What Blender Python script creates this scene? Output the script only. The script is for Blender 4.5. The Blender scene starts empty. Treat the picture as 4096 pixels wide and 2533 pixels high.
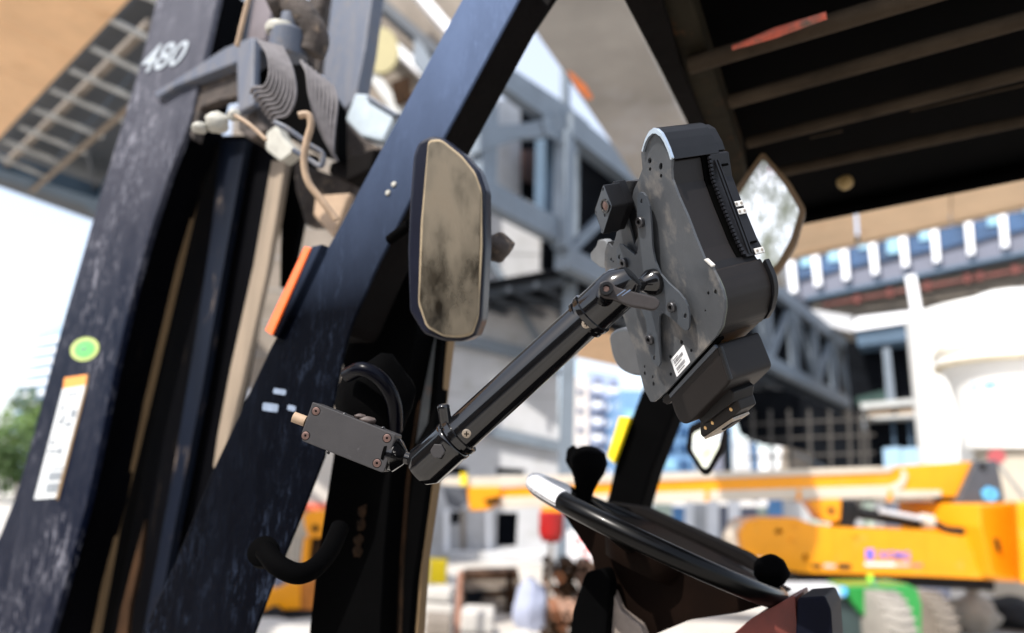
import bpy, bmesh, math, random
from mathutils import Vector, Matrix
from mathutils.geometry import tessellate_polygon
random.seed(7)
rad = math.radians
S = bpy.context.scene
COL = S.collection

# ------------------------------------------------------------------ camera
EYE = Vector((0, 0, 2.0))
PITCH, ROLL = rad(13.5), rad(2.5)
FPX, CX, CY = 2700.0, 2048.0, 1266.5
_r0 = Vector((1, 0, 0)); _u0 = Vector((0, -math.sin(PITCH), math.cos(PITCH)))
FWD = Vector((0, math.cos(PITCH), math.sin(PITCH)))
RT = _r0 * math.cos(ROLL) + _u0 * math.sin(ROLL)
UP = -_r0 * math.sin(ROLL) + _u0 * math.cos(ROLL)
cam_d = bpy.data.cameras.new('camera'); cam = bpy.data.objects.new('camera', cam_d); COL.objects.link(cam)
m3 = Matrix((RT, UP, -FWD)).transposed()
cam.matrix_world = Matrix.Translation(EYE) @ m3.to_4x4()
cam_d.sensor_width = 36; cam_d.lens = FPX / 4096 * 36
cam_d.clip_start = 0.05; cam_d.clip_end = 3000
cam_d.dof.use_dof = True; cam_d.dof.focus_distance = 0.71; cam_d.dof.aperture_fstop = 2.4
S.camera = cam

# ------------------------------------------------------------------ light
SUN_AZ, SUN_EL = rad(222), rad(48)      # compass from +Y towards +X
sdir = Vector((math.sin(SUN_AZ) * math.cos(SUN_EL), math.cos(SUN_AZ) * math.cos(SUN_EL), math.sin(SUN_EL)))
W = bpy.data.worlds.new('World'); S.world = W; W.use_nodes = True
nt = W.node_tree; bg = nt.nodes['Background']
sky = nt.nodes.new('ShaderNodeTexSky'); sky.sky_type = 'NISHITA'; sky.sun_disc = False
sky.sun_elevation = SUN_EL; sky.sun_rotation = SUN_AZ
sky.air_density = 1.0; sky.dust_density = 2.0; sky.ozone_density = 1.0
# thin bright haze over the whole sky: the clear sky plus an even pale veil
sk = nt.nodes.new('ShaderNodeMix'); sk.data_type = 'RGBA'; sk.blend_type = 'ADD'; sk.inputs[0].default_value = 1
nt.links.new(sky.outputs[0], sk.inputs[6]); sk.inputs[7].default_value = (3.7, 3.85, 4.1, 1)
nt.links.new(sk.outputs[2], bg.inputs[0]); bg.inputs[1].default_value = 0.11
sl = bpy.data.lights.new('sun', 'SUN'); sl.energy = 4.4; sl.angle = rad(0.5); sl.color = (1, .95, .88)
so = bpy.data.objects.new('sun', sl); COL.objects.link(so)
so.rotation_euler = sdir.to_track_quat('Z', 'Y').to_euler(); so.location = (0, 0, 60)
S.view_settings.view_transform = 'Standard'; S.view_settings.look = 'None'
S.view_settings.gamma = 1; S.view_settings.use_curve_mapping = False
S.view_settings.exposure = 0.72
S.cycles.use_denoising = True
S.cycles.max_bounces = 6; S.cycles.diffuse_bounces = 3; S.cycles.glossy_bounces = 3
S.cycles.sample_clamp_indirect = 6

# ------------------------------------------------------------------ projection helpers
def ray(x, y): return FWD + RT * ((x - CX) / FPX) + UP * ((CY - y) / FPX)
def P(x, y, d): return EYE + ray(x, y) * d
def PN(x, y, pt, n):
    r = ray(x, y); return EYE + r * ((pt - EYE).dot(n) / r.dot(n))
def PZ(x, y, z): return PN(x, y, Vector((0, 0, z)), Vector((0, 0, 1)))
AZR = rad(32)
RL = Vector((math.sin(AZR), math.cos(AZR), 0))          # lateral axis of the forklift (away from us)
FW = Vector((-math.cos(AZR), math.sin(AZR), 0))         # forklift forward (towards the left)
def VPL(d): return (EYE + FWD * d, FWD)
def SIDE(c): return (EYE + RL * c, RL)
def WY(y): return (Vector((0, y, 2)), Vector((0, 1, 0)))
def WAZ(az, x, y, d):
    return (P(x, y, d), Vector((math.sin(rad(az)), math.cos(rad(az)), 0)))
def HZ(z): return (Vector((0, 0, z)), Vector((0, 0, 1)))

# ------------------------------------------------------------------ materials
MATS = {}
def mat(name, base, rough=.6, metal=0., var=.18, scale=6., spec=.5, coat=0., dust=None, bump=0., stretch=(1, 1, 1), bscale=40.):
    """dust = (colour, amount 0..1, scale, roughness-of-dust)"""
    if name in MATS: return MATS[name]
    m = bpy.data.materials.new(name); m.use_nodes = True; t = m.node_tree; N = t.nodes; L = t.links
    b = N['Principled BSDF']; b.inputs['Roughness'].default_value = rough; b.inputs['Metallic'].default_value = metal
    b.inputs['Specular IOR Level'].default_value = spec; b.inputs['Coat Weight'].default_value = coat
    b.inputs['Coat Roughness'].default_value = .08
    tc = N.new('ShaderNodeTexCoord'); mp = N.new('ShaderNodeMapping'); mp.inputs['Scale'].default_value = stretch
    L.new(tc.outputs['Object'], mp.inputs[0])
    no = N.new('ShaderNodeTexNoise'); no.inputs['Scale'].default_value = scale; no.inputs['Detail'].default_value = 6; no.inputs['Roughness'].default_value = .65
    L.new(mp.outputs[0], no.inputs['Vector'])
    cr = N.new('ShaderNodeMapRange'); cr.inputs[1].default_value = .3; cr.inputs[2].default_value = .7
    cr.inputs[3].default_value = 1 - var; cr.inputs[4].default_value = 1 + var
    L.new(no.outputs['Fac'], cr.inputs[0])
    mx = N.new('ShaderNodeMix'); mx.data_type = 'RGBA'; mx.blend_type = 'MULTIPLY'; mx.inputs[0].default_value = 1
    mx.inputs[6].default_value = (*base, 1); L.new(cr.outputs[0], mx.inputs[7])
    out = mx.outputs[2]
    if dust:
        dc, amt, ds, dr = dust
        n2 = N.new('ShaderNodeTexNoise'); n2.inputs['Scale'].default_value = ds; n2.inputs['Detail'].default_value = 8; n2.inputs['Roughness'].default_value = .7
        mp2 = N.new('ShaderNodeMapping'); mp2.inputs['Scale'].default_value = stretch; mp2.inputs['Location'].default_value = (3.1, 1.7, 5.3)
        L.new(tc.outputs['Object'], mp2.inputs[0]); L.new(mp2.outputs[0], n2.inputs['Vector'])
        r2 = N.new('ShaderNodeMapRange'); r2.inputs[1].default_value = .62 - .24 * amt; r2.inputs[2].default_value = .8 - .2 * amt
        L.new(n2.outputs['Fac'], r2.inputs[0])
        m2 = N.new('ShaderNodeMix'); m2.data_type = 'RGBA'; m2.inputs[7].default_value = (*dc, 1)
        L.new(out, m2.inputs[6]); L.new(r2.outputs[0], m2.inputs[0]); out = m2.outputs[2]
        r3 = N.new('ShaderNodeMapRange'); r3.inputs[3].default_value = rough; r3.inputs[4].default_value = dr
        L.new(r2.outputs[0], r3.inputs[0]); L.new(r3.outputs[0], b.inputs['Roughness'])
        if metal:
            r4 = N.new('ShaderNodeMapRange'); r4.inputs[3].default_value = metal; r4.inputs[4].default_value = 0
            L.new(r2.outputs[0], r4.inputs[0]); L.new(r4.outputs[0], b.inputs['Metallic'])
    L.new(out, b.inputs['Base Color'])
    if bump:
        n3 = N.new('ShaderNodeTexNoise'); n3.inputs['Scale'].default_value = bscale; n3.inputs['Detail'].default_value = 5
        L.new(mp.outputs[0], n3.inputs['Vector'])
        bp = N.new('ShaderNodeBump'); bp.inputs['Strength'].default_value = bump; bp.inputs['Distance'].default_value = .01
        L.new(n3.outputs['Fac'], bp.inputs['Height']); L.new(bp.outputs[0], b.inputs['Normal'])
    MATS[name] = m; return m
DUST = (.34, .27, .2)
M_ = lambda *a, **k: mat(*a, **k)
gloss_black = M_('black anodised tube', (.003, .003, .0035), rough=.12, metal=0, spec=.48, coat=.12, var=.2, scale=60, dust=((.02, .018, .016), .0, 90, .4))
satin_black = M_('satin black metal', (.005, .005, .006), rough=.42, spec=.28, var=.2, scale=80, bump=.05, bscale=600)
lever_grey = M_('charcoal lever', (.028, .024, .024), rough=.5, spec=.3, var=.12, scale=120, bump=.06, bscale=900)
block_grey = M_('charcoal clamp block', (.032, .03, .031), rough=.5, spec=.3, var=.12, scale=30, dust=((.16, .14, .15), .12, 18, .7), bump=.05, bscale=900)
plate_grey = M_('grey powder coated plate', (.052, .056, .062), rough=.4, spec=.38, var=.2, scale=25, dust=((.17, .155, .14), .36, 20, .75), bump=.05, bscale=900, stretch=(1, 1, .6))
bracket_grey = M_('grey bracket steel', (.045, .052, .062), rough=.38, spec=.4, var=.08, scale=25, bump=.04, bscale=900)
box_brown = M_('dark brown grey plastic', (.01, .008, .0075), rough=.5, spec=.22, var=.12, scale=30, bump=.06, bscale=1200)
box_dark = M_('near black plastic', (.005, .0045, .005), rough=.5, spec=.25, var=.15, scale=40, bump=.05, bscale=1000)
rail_dark = M_('black plastic rail', (.007, .007, .009), rough=.5, spec=.25, var=.15, scale=60, bump=.05, bscale=900)
contact = M_('pale contact plate', (.6, .58, .54), rough=.35, metal=.2, var=.15, scale=200)
screw_bronze = M_('bronze screw', (.16, .1, .085), rough=.4, metal=.7, var=.3, scale=300)
steel_screw = M_('dark steel screw', (.07, .07, .075), rough=.35, metal=.8, var=.25, scale=300)
pale_screw = M_('pale worn screw', (.3, .25, .2), rough=.4, metal=.6, var=.25, scale=300)
hole_black = M_('black recess', (.002, .002, .002), rough=.9, spec=0)
label_white = M_('white label paper', (.75, .76, .77), rough=.5, var=.03)
print_grey = M_('grey print', (.16, .16, .17), rough=.6, var=.1)
brass = M_('brass contact', (.7, .45, .2), rough=.3, metal=.8)
navy = M_('navy mast paint', (.005, .009, .024), rough=.45, spec=.25, var=.35, scale=7, dust=((.13, .12, .13), .3, 24, .9), bump=.25, bscale=25, stretch=(1.6, 1.6, .3))
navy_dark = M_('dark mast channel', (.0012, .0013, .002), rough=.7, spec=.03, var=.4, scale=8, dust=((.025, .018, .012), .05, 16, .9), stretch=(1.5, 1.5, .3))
leg_blue = M_('blue black guard paint', (.018, .03, .07), rough=.32, spec=.7, var=.25, scale=7, dust=((.08, .075, .085), .22, 22, .8), bump=.15, bscale=30, coat=.2)
dull_blue = M_('dusty blue grey steel', (.16, .19, .26), rough=.45, spec=.6, var=.2, scale=10, dust=((.3, .28, .26), .2, 14, .9), bump=.15, bscale=50)
deep_black = M_('deep black steel', (.0008, .0008, .0009), rough=.8, spec=.02, var=.3, scale=10)  # even near-black base colour for the dark forklift parts
rust = M_('rusty brown steel', (.03, .015, .007), rough=.85, spec=.1, var=.5, scale=18, dust=((.004, .003, .002), .6, 14, .9), bump=.5, bscale=40, stretch=(1, 1, .4))
spot_strip = M_('spotted grey strip', (.08, .085, .085), rough=.7, var=.3, scale=16, dust=((.35, .12, .03), .22, 12, .9))
tan_edge = M_('tan dusty edge', (.16, .1, .045), rough=.8, var=.25, scale=14, stretch=(1, 1, .3))
beige_hose = M_('beige dusty hose guard', (.2, .155, .11), rough=.75, var=.22, scale=14, stretch=(2, 2, .3), bump=.2, bscale=60)
brown_dirt = M_('dirt caked brown steel', (.045, .035, .03), rough=.9, var=.5, scale=22, dust=((.22, .16, .11), .22, 40, .95), bump=.8, bscale=40)
rib_grey = M_('ribbed rubber hose', (.05, .046, .048), rough=.6, spec=.35, var=.25, scale=30)
dirty_white = M_('grimy white plastic', (.33, .32, .28), rough=.6, var=.2, scale=30)
cable_tan = M_('tan cable', (.33, .23, .15), rough=.6, var=.2, scale=30)
orange_refl = M_('orange reflector', (.85, .13, .012), rough=.3, var=.1, scale=40, coat=.5)
yellow_strip = M_('yellow tape', (.85, .62, .0), rough=.5, var=.1, scale=30)
roof_frame_m = M_('olive brown roof frame', (.014, .011, .006), rough=.75, spec=.1, var=.4, scale=9, dust=((.12, .05, .02), .2, 20, .9), bump=.4, bscale=30)
roof_lip_m = M_('brown black roof lip', (.004, .0032, .003), rough=.75, spec=.05, var=.3, scale=9, bump=.3, bscale=30)
bar_dust = M_('dusty pinkish roof bar', (.042, .031, .021), rough=.85, spec=.08, var=.35, scale=12, bump=.3, bscale=40)
red_paint = M_('faded red paint', (.75, .14, .07), rough=.7, var=.25, scale=20)
housing = M_('dark blue mirror housing', (.004, .005, .013), rough=.35, spec=.3, coat=.1, var=.2, scale=20)
rim_tan = M_('tan mirror rim', (.3, .235, .15), rough=.7, var=.2, scale=30)
rim_brown = M_('brown mirror rim', (.11, .06, .02), rough=.6, var=.2, scale=30)
wheel_black = M_('glossy black wheel', (.0008, .0007, .0007), rough=.3, spec=.16, var=.1, scale=30, coat=.03)
wheel_brown = M_('dark brown column plastic', (.004, .0018, .001), rough=.6, spec=.04, var=.3, scale=14)
glint_and_rod = M_('bright rim glint and ram rod', (.62, .62, .64), rough=.3, metal=.2, var=.1, scale=30)  # pale colour for the painted rim glint and the ram rod
concrete_white = M_('pale concrete', (.43, .435, .45), rough=.85, var=.14, scale=.8, dust=((.3, .29, .27), .3, 2.2, .9), bump=.2, bscale=6)
concrete_grey = M_('grey concrete', (.27, .265, .255), rough=.9, var=.25, scale=.7, dust=((.36, .37, .4), .35, .5, .9), bump=.3, bscale=5)
concrete_beige = M_('beige concrete', (.42, .37, .3), rough=.9, var=.15, scale=1.2)
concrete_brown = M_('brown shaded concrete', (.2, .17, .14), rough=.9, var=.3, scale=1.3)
ply = M_('orange plywood formwork', (.78, .5, .28), rough=.75, var=.12, scale=1.5, dust=((.62, .36, .18), .25, 3, .9))
ply_pale = M_('pale plywood formwork', (.62, .47, .32), rough=.8, var=.12, scale=1.2, dust=((.5, .3, .16), .15, 1.5, .9))
steel_blue = M_('blue grey structural steel', (.14, .17, .205), rough=.55, spec=.4, var=.15, scale=1.5)
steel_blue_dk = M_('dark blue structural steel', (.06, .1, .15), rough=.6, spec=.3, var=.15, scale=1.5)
steel_pale = M_('pale galvanised steel', (.42, .43, .42), rough=.5, metal=.1, var=.15, scale=3)
steel_dark = M_('dark purlin steel', (.035, .045, .06), rough=.6, var=.25, scale=1.5)
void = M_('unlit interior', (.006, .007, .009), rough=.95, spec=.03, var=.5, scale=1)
netting = M_('dark green netting', (.02, .045, .04), rough=.9, var=.4, scale=2)
white_paint = M_('white painted steel', (.78, .79, .82), rough=.45, var=.06, scale=1)
silo_white = M_('white silo paint', (.8, .8, .78), rough=.5, var=.04, scale=.8, dust=((.7, .66, .55), .12, 1.2, .7))
glass_blue = M_('blue window glass', (.03, .07, .15), rough=.15, spec=.6, var=.45, scale=.6)
glass_pale = M_('pale blue blind', (.22, .42, .55), rough=.4, var=.15, scale=.8)
spandrel = M_('grey blue spandrel', (.12, .13, .175), rough=.6, var=.1, scale=1)
lift_yellow = M_('amber lift paint', (.74, .28, .002), rough=.4, spec=.35, var=.1, scale=2.2, coat=.1, dust=((.55, .3, .06), .12, 5, .7))
lift_yellow2 = M_('deep amber paint', (.72, .27, .003), rough=.4, spec=.4, var=.08, scale=1.2)
cream = M_('cream boom paint', (.5, .44, .36), rough=.5, var=.08, scale=1.5)
charcoal = M_('charcoal casting', (.055, .06, .072), rough=.5, var=.15, scale=3)
rubber = M_('black rubber', (.012, .012, .013), rough=.8, spec=.2, var=.3, scale=8)
tyre_dusty = M_('dusty grey tyre', (.26, .24, .21), rough=.9, var=.15, scale=8)
green_paint = M_('bright green paint', (.012, .22, .035), rough=.35, var=.12, scale=3, coat=.3)
red_plastic = M_('deep red plastic', (.3, .002, .002), rough=.4, var=.2, scale=5)
pink_sign = M_('washed red sign', (.8, .16, .16), rough=.5, var=.05)
sky_blue = M_('light blue print', (.1, .42, .75), rough=.5, var=.08)
logo_blue = M_('violet blue print', (.11, .13, .75), rough=.5, var=.05)
rock = M_('brown rubble', (.08, .04, .022), rough=.95, var=.5, scale=4, dust=((.25, .15, .09), .25, 6, .95), bump=.8, bscale=12)
sack_white = M_('white woven sack', (.42, .4, .37), rough=.85, var=.1, scale=4, bump=.3, bscale=30)
sack_grey = M_('grey brown sack', (.27, .24, .2), rough=.9, var=.25, scale=5, bump=.4, bscale=20)
tarp_blue = M_('blue tarp', (.07, .2, .42), rough=.5, var=.2, scale=3)
leaf_m = M_('sunlit leaves', (.12, .2, .03), rough=.6, var=.5, scale=3)
leaf_dk = M_('darker leaves', (.05, .1, .02), rough=.6, var=.4, scale=3)
bark = M_('bark', (.1, .07, .05), rough=.9)
haze_blue = M_('pale blue curtain wall', (.3, .42, .55), rough=.35, var=.12, scale=.4)
ground_m = M_('pale dusty ground', (.46, .43, .39), rough=.95, var=.2, scale=.5, dust=((.33, .3, .27), .4, 1.2, .95), bump=.5, bscale=4)
plaque_orange = M_('orange sticker band', (.8, .3, .06), rough=.5, var=.1, scale=60)
plaque_white = M_('white warning sticker', (.55, .57, .58), rough=.5, var=.08, scale=40)
sticker_green = M_('green sticker', (.12, .5, .12), rough=.5, var=.1, scale=60)
sticker_rim = M_('yellow green sticker rim', (.42, .5, .16), rough=.5, var=.1, scale=60)

def mirror_mat(name, dirt, amt, scale, tint=(.8, .8, .8), soft=1.):
    m = bpy.data.materials.new(name); m.use_nodes = True; t = m.node_tree; N = t.nodes; L = t.links
    b = N['Principled BSDF']; b.inputs['Metallic'].default_value = 1; b.inputs['Roughness'].default_value = .12
    tc = N.new('ShaderNodeTexCoord'); n = N.new('ShaderNodeTexNoise'); n.inputs['Scale'].default_value = scale; n.inputs['Detail'].default_value = 7
    n.inputs['Roughness'].default_value = .62
    mp = N.new('ShaderNodeMapping'); mp.inputs['Scale'].default_value = (1.6, 1.6, .8)
    L.new(tc.outputs['Object'], mp.inputs[0]); L.new(mp.outputs[0], n.inputs['Vector'])
    r = N.new('ShaderNodeMapRange'); r.inputs[1].default_value = .6 - amt * .4 - .04 * soft; r.inputs[2].default_value = .75 - amt * .25 + .05 * soft
    L.new(n.outputs['Fac'], r.inputs[0])
    mx = N.new('ShaderNodeMix'); mx.data_type = 'RGBA'; mx.inputs[6].default_value = (*tint, 1); mx.inputs[7].default_value = (*dirt, 1)
    L.new(r.outputs[0], mx.inputs[0]); L.new(mx.outputs[2], b.inputs['Base Color'])
    inv = N.new('ShaderNodeMapRange'); inv.inputs[3].default_value = 1; inv.inputs[4].default_value = 0
    L.new(r.outputs[0], inv.inputs[0]); L.new(inv.outputs[0], b.inputs['Metallic'])
    r5 = N.new('ShaderNodeMapRange'); r5.inputs[3].default_value = .12; r5.inputs[4].default_value = .8
    L.new(r.outputs[0], r5.inputs[0]); L.new(r5.outputs[0], b.inputs['Roughness'])
    return m
mirror_dust_and_reflection = mirror_mat('dust caked mirror glass with painted reflection', (.11, .085, .055), .30, 6.5, (.2, .175, .135), 1.9)  # tan blotches are dust and also paint in the reflection
mirror_clean = mirror_mat('bright mirror glass', (.3, .33, .18), .34, 16, (.62, .62, .6), 1.6)  # greenish patches paint in part of the reflection

def grimy(name, base, dust, film, speck, rough=.4, spec=.3, zglare=None, k=1.):
    '''old dark paint: dusty film in streaks, chips and splashes; zglare=(z0,z1,amount): glare painted into the colour, paler towards the top'''
    m = bpy.data.materials.new(name); m.use_nodes = True; t = m.node_tree; N = t.nodes; L = t.links
    b = N['Principled BSDF']; b.inputs['Specular IOR Level'].default_value = spec
    tc = N.new('ShaderNodeTexCoord')
    def noise(scale, st, det=8, ro=.65, loc=(0, 0, 0)):
        mp = N.new('ShaderNodeMapping'); mp.inputs['Scale'].default_value = st; mp.inputs['Location'].default_value = loc
        L.new(tc.outputs['Object'], mp.inputs[0]); n = N.new('ShaderNodeTexNoise'); n.inputs['Scale'].default_value = scale
        n.inputs['Detail'].default_value = det; n.inputs['Roughness'].default_value = ro; L.new(mp.outputs[0], n.inputs['Vector']); return n.outputs['Fac']
    def rng(src, a, b_, c, d):
        q = N.new('ShaderNodeMapRange'); q.inputs[1].default_value = a; q.inputs[2].default_value = b_; q.inputs[3].default_value = c; q.inputs[4].default_value = d
        L.new(src, q.inputs[0]); return q.outputs[0]
    def math_(op, a, b_):
        q = N.new('ShaderNodeMath'); q.operation = op; q.use_clamp = True
        for i, v in enumerate((a, b_)):
            if isinstance(v, (int, float)): q.inputs[i].default_value = v
            else: L.new(v, q.inputs[i])
        return q.outputs[0]
    f1 = rng(noise(9 * k, (1.5, 1.5, .22)), .45, .78, 0, film)          # long streaks
    f2 = rng(noise(4 * k, (1, 1, .6), loc=(4, 2, 1)), .46, .62, .08, 1)      # large patches
    f3 = rng(noise(55 * k, (1, 1, .35), 4, .8, (9, 1, 3)), .535, .61, 0, speck)   # fine splashes
    f4 = rng(noise(240 * k, (1.2, 1.2, .12), 2, .5, (2, 7, 3)), .63, .68, 0, speck * 1.1)  # scratches
    d = math_('MULTIPLY', math_('ADD', f1, math_('MULTIPLY', f3, f2)), 1.0)
    d = math_('ADD', d, math_('MULTIPLY', f4, f2))
    if zglare:
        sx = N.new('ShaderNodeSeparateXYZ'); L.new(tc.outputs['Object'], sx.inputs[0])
        d = math_('ADD', d, math_('MULTIPLY', rng(sx.outputs['Z'], zglare[0], zglare[1], 0, zglare[2]), rng(noise(5 * k, (1, 1, .5)), .3, .7, .6, 1)))  # glare lift, mixed in through the dust colour by height
    mx = N.new('ShaderNodeMix'); mx.data_type = 'RGBA'; mx.inputs[6].default_value = (*base, 1); mx.inputs[7].default_value = (*dust, 1)
    L.new(d, mx.inputs[0]); L.new(mx.outputs[2], b.inputs['Base Color']); L.new(rng(d, 0, .6, rough, .9), b.inputs['Roughness'])
    bp = N.new('ShaderNodeBump'); bp.inputs['Strength'].default_value = .3; bp.inputs['Distance'].default_value = .004
    L.new(noise(30 * k, (1, 1, .5), 6), bp.inputs['Height']); L.new(bp.outputs[0], b.inputs['Normal'])
    MATS[name] = m; return m
navy = grimy('grimy navy mast paint', (.0016, .0038, .013), (.26, .26, .3), .08, .5, rough=.45, spec=.07, zglare=(2.4, 3.3, .34))  # flecks are dirt; the paler top is painted glare
leg_blue = grimy('grimy guard paint', (.0005, .0008, .0022), (.16, .22, .37), .01, .10, rough=.45, spec=.03, zglare=(2.25, 2.85, .78))  # blue lift towards the top is glare painted into the paint
dull_blue = grimy('grimy blue grey steel', (.075, .09, .125), (.2, .17, .14), .45, .6, rough=.45, spec=.4, k=2)

# ------------------------------------------------------------------ object helpers
class T:
    """a thing: root empty + world-space part building"""
    def __init__(s, name, label, cat, loc, group=None, kind=None):
        s.o = bpy.data.objects.new(name, None); COL.objects.link(s.o); s.loc = Vector(loc)
        s.o.location = s.loc; s.o.empty_display_size = .1
        if label: s.o['label'] = label
        if cat: s.o['category'] = cat
        if group: s.o['group'] = group
        if kind: s.o['kind'] = kind
def add(root, name, verts, faces, m, parent=None, bevel=0, smooth=False, segs=2):
    """root: T (thing) or None for a top-level mesh"""
    loc = root.loc if root else sum((Vector(v) for v in verts), Vector()) / len(verts)
    me = bpy.data.meshes.new(name)
    me.from_pydata([Vector(v) - loc for v in verts], [], faces)
    bm = bmesh.new(); bm.from_mesh(me); bmesh.ops.recalc_face_normals(bm, faces=bm.faces); bm.to_mesh(me); bm.free()
    me.materials.append(m)
    if smooth:
        me.shade_smooth(); me.set_sharp_from_angle(angle=rad(38))
    o = bpy.data.objects.new(name, me); COL.objects.link(o)
    if root: o.parent = parent if parent else root.o
    else: o.location = loc
    if bevel:
        b = o.modifiers.new('bevel', 'BEVEL'); b.width = bevel; b.segments = segs; b.limit_method = 'ANGLE'; b.angle_limit = rad(40)
    return o
def prism3(root, name, loops, ext, m, **k):
    V = []; F = []; idx = 0
    tri = tessellate_polygon([[Vector(p) for p in lp] for lp in loops])
    flat = [p for lp in loops for p in lp]; n = len(flat)
    V = [Vector(p) for p in flat] + [Vector(p) + ext for p in flat]
    if len(loops) == 1:
        F = [list(range(n)), list(range(n, 2 * n))[::-1]]
    else:
        F = [list(t) for t in tri] + [[i + n for i in t][::-1] for t in tri]
    s = 0
    for lp in loops:
        c = len(lp)
        for i in range(c):
            a, b = s + i, s + (i + 1) % c; F.append([a, b, b + n, a + n])
        s += c
    return add(root, name, V, F, m, **k)
def prism(root, name, pts, plane, thick, m, off=0., holes=(), ext=None, **k):
    pt, n = plane; pt = pt + n * off
    loops = [[PN(x, y, pt, n) for x, y in lp] for lp in [pts] + list(holes)]
    return prism3(root, name, loops, (ext if ext is not None else n * thick), m, **k)
def circ(x, y, rx, ry=None, n=16, rot=0):
    ry = ry or rx; c, s = math.cos(rot), math.sin(rot); o = []
    for i in range(n):
        a = 2 * math.pi * i / n; u, v = rx * math.cos(a), ry * math.sin(a)
        o.append((x + u * c - v * s, y + u * s + v * c))
    return o
def rrect(pts, r, n=4):
    """round the corners of a pixel polygon"""
    out = []; L = len(pts)
    for i in range(L):
        p = Vector(pts[i]); a = Vector(pts[i - 1]); b = Vector(pts[(i + 1) % L])
        da = min(r, (a - p).length * .45); db = min(r, (b - p).length * .45)
        A = p + (a - p).normalized() * da; B = p + (b - p).normalized() * db
        for j in range(n + 1):
            t = j / n; q = A * (1 - t) ** 2 + p * 2 * t * (1 - t) + B * t * t; out.append((q.x, q.y))
    return out
def frame(axis):
    z = axis.normalized(); x = z.orthogonal().normalized(); return x, z.cross(x), z
def lathe(root, name, org, axis, prof, m, n=32, ph=0, smooth=True, **k):
    x, y, z = frame(axis); V = []; F = []
    rings = []
    for t, r in prof:
        if r <= 1e-7: V.append(org + z * t); rings.append([len(V) - 1])
        else:
            ids = []
            for i in range(n):
                a = 2 * math.pi * i / n + ph; V.append(org + z * t + (x * math.cos(a) + y * math.sin(a)) * r); ids.append(len(V) - 1)
            rings.append(ids)
    if len(rings[0]) > 1: F.append(rings[0][::-1])
    if len(rings[-1]) > 1: F.append(rings[-1])
    for A, B in zip(rings, rings[1:]):
        for i in range(n):
            j = (i + 1) % n
            if len(A) == 1 and len(B) == 1: continue
            if len(A) == 1: F.append([A[0], B[i], B[j]])
            elif len(B) == 1: F.append([A[i], A[j], B[0]])
            else: F.append([A[i], A[j], B[j], B[i]])
    return add(root, name, V, F, m, smooth=smooth, **k)
def spline(pts, sub=6):
    P_ = [Vector(p) for p in pts]; o = []
    for i in range(len(P_) - 1):
        p0 = P_[max(i - 1, 0)]; p1 = P_[i]; p2 = P_[i + 1]; p3 = P_[min(i + 2, len(P_) - 1)]
        for j in range(sub):
            t = j / sub
            o.append(.5 * ((2 * p1) + (p2 - p0) * t + (2 * p0 - 5 * p1 + 4 * p2 - p3) * t * t + (3 * p1 - p0 - 3 * p2 + p3) * t ** 3))
    o.append(P_[-1]); return o
def tube(root, name, pts, r, m, n=12, flat=1., **k):
    pts = [Vector(p) for p in pts]; V = []; F = []
    t = (pts[1] - pts[0]).normalized(); x = t.orthogonal().normalized()
    for i, p in enumerate(pts):
        tt = ((pts[min(i + 1, len(pts) - 1)] - pts[max(i - 1, 0)])).normalized()
        x = (x - tt * x.dot(tt)).normalized(); y = tt.cross(x)
        rr = r[i] if isinstance(r, (list, tuple)) else r
        for j in range(n):
            a = 2 * math.pi * j / n; V.append(p + (x * math.cos(a) + y * math.sin(a) * flat) * rr)
    for i in range(len(pts) - 1):
        for j in range(n):
            a, b = i * n + j, i * n + (j + 1) % n; F.append([a, b, b + n, a + n])
    F.append(list(range(n))[::-1]); F.append(list(range(len(V) - n, len(V))))
    return add(root, name, V, F, m, smooth=True, **k)
def bar(root, name, a, b, w, h, m, up=Vector((0, 0, 1)), **k):
    a, b = Vector(a), Vector(b); z = (b - a).normalized(); x = z.cross(up).normalized(); y = x.cross(z)
    V = [p + x * sx * w / 2 + y * sy * h / 2 for p in (a, b) for sx, sy in ((-1, -1), (1, -1), (1, 1), (-1, 1))]
    F = [[0, 1, 2, 3], [4, 5, 6, 7], [0, 1, 5, 4], [1, 2, 6, 5], [2, 3, 7, 6], [3, 0, 4, 7]]
    return add(root, name, V, F, m, **k)
def blob(root, name, c, rx, ry, rz, m, seed=0, rough=.15, sub=3, **k):
    from mathutils import noise
    bm = bmesh.new(); bmesh.ops.create_icosphere(bm, subdivisions=sub, radius=1)
    for v in bm.verts:
        d = 1 + rough * noise.noise(v.co * 1.7 + Vector((seed * 3.1, seed, 0))) * 2
        v.co = Vector((v.co.x * rx, v.co.y * ry, v.co.z * rz)) * d
    V = [v.co + Vector(c) for v in bm.verts]; F = [[v.index for v in f.verts] for f in bm.faces]; bm.free()
    return add(root, name, V, F, m, smooth=True, **k)
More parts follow.
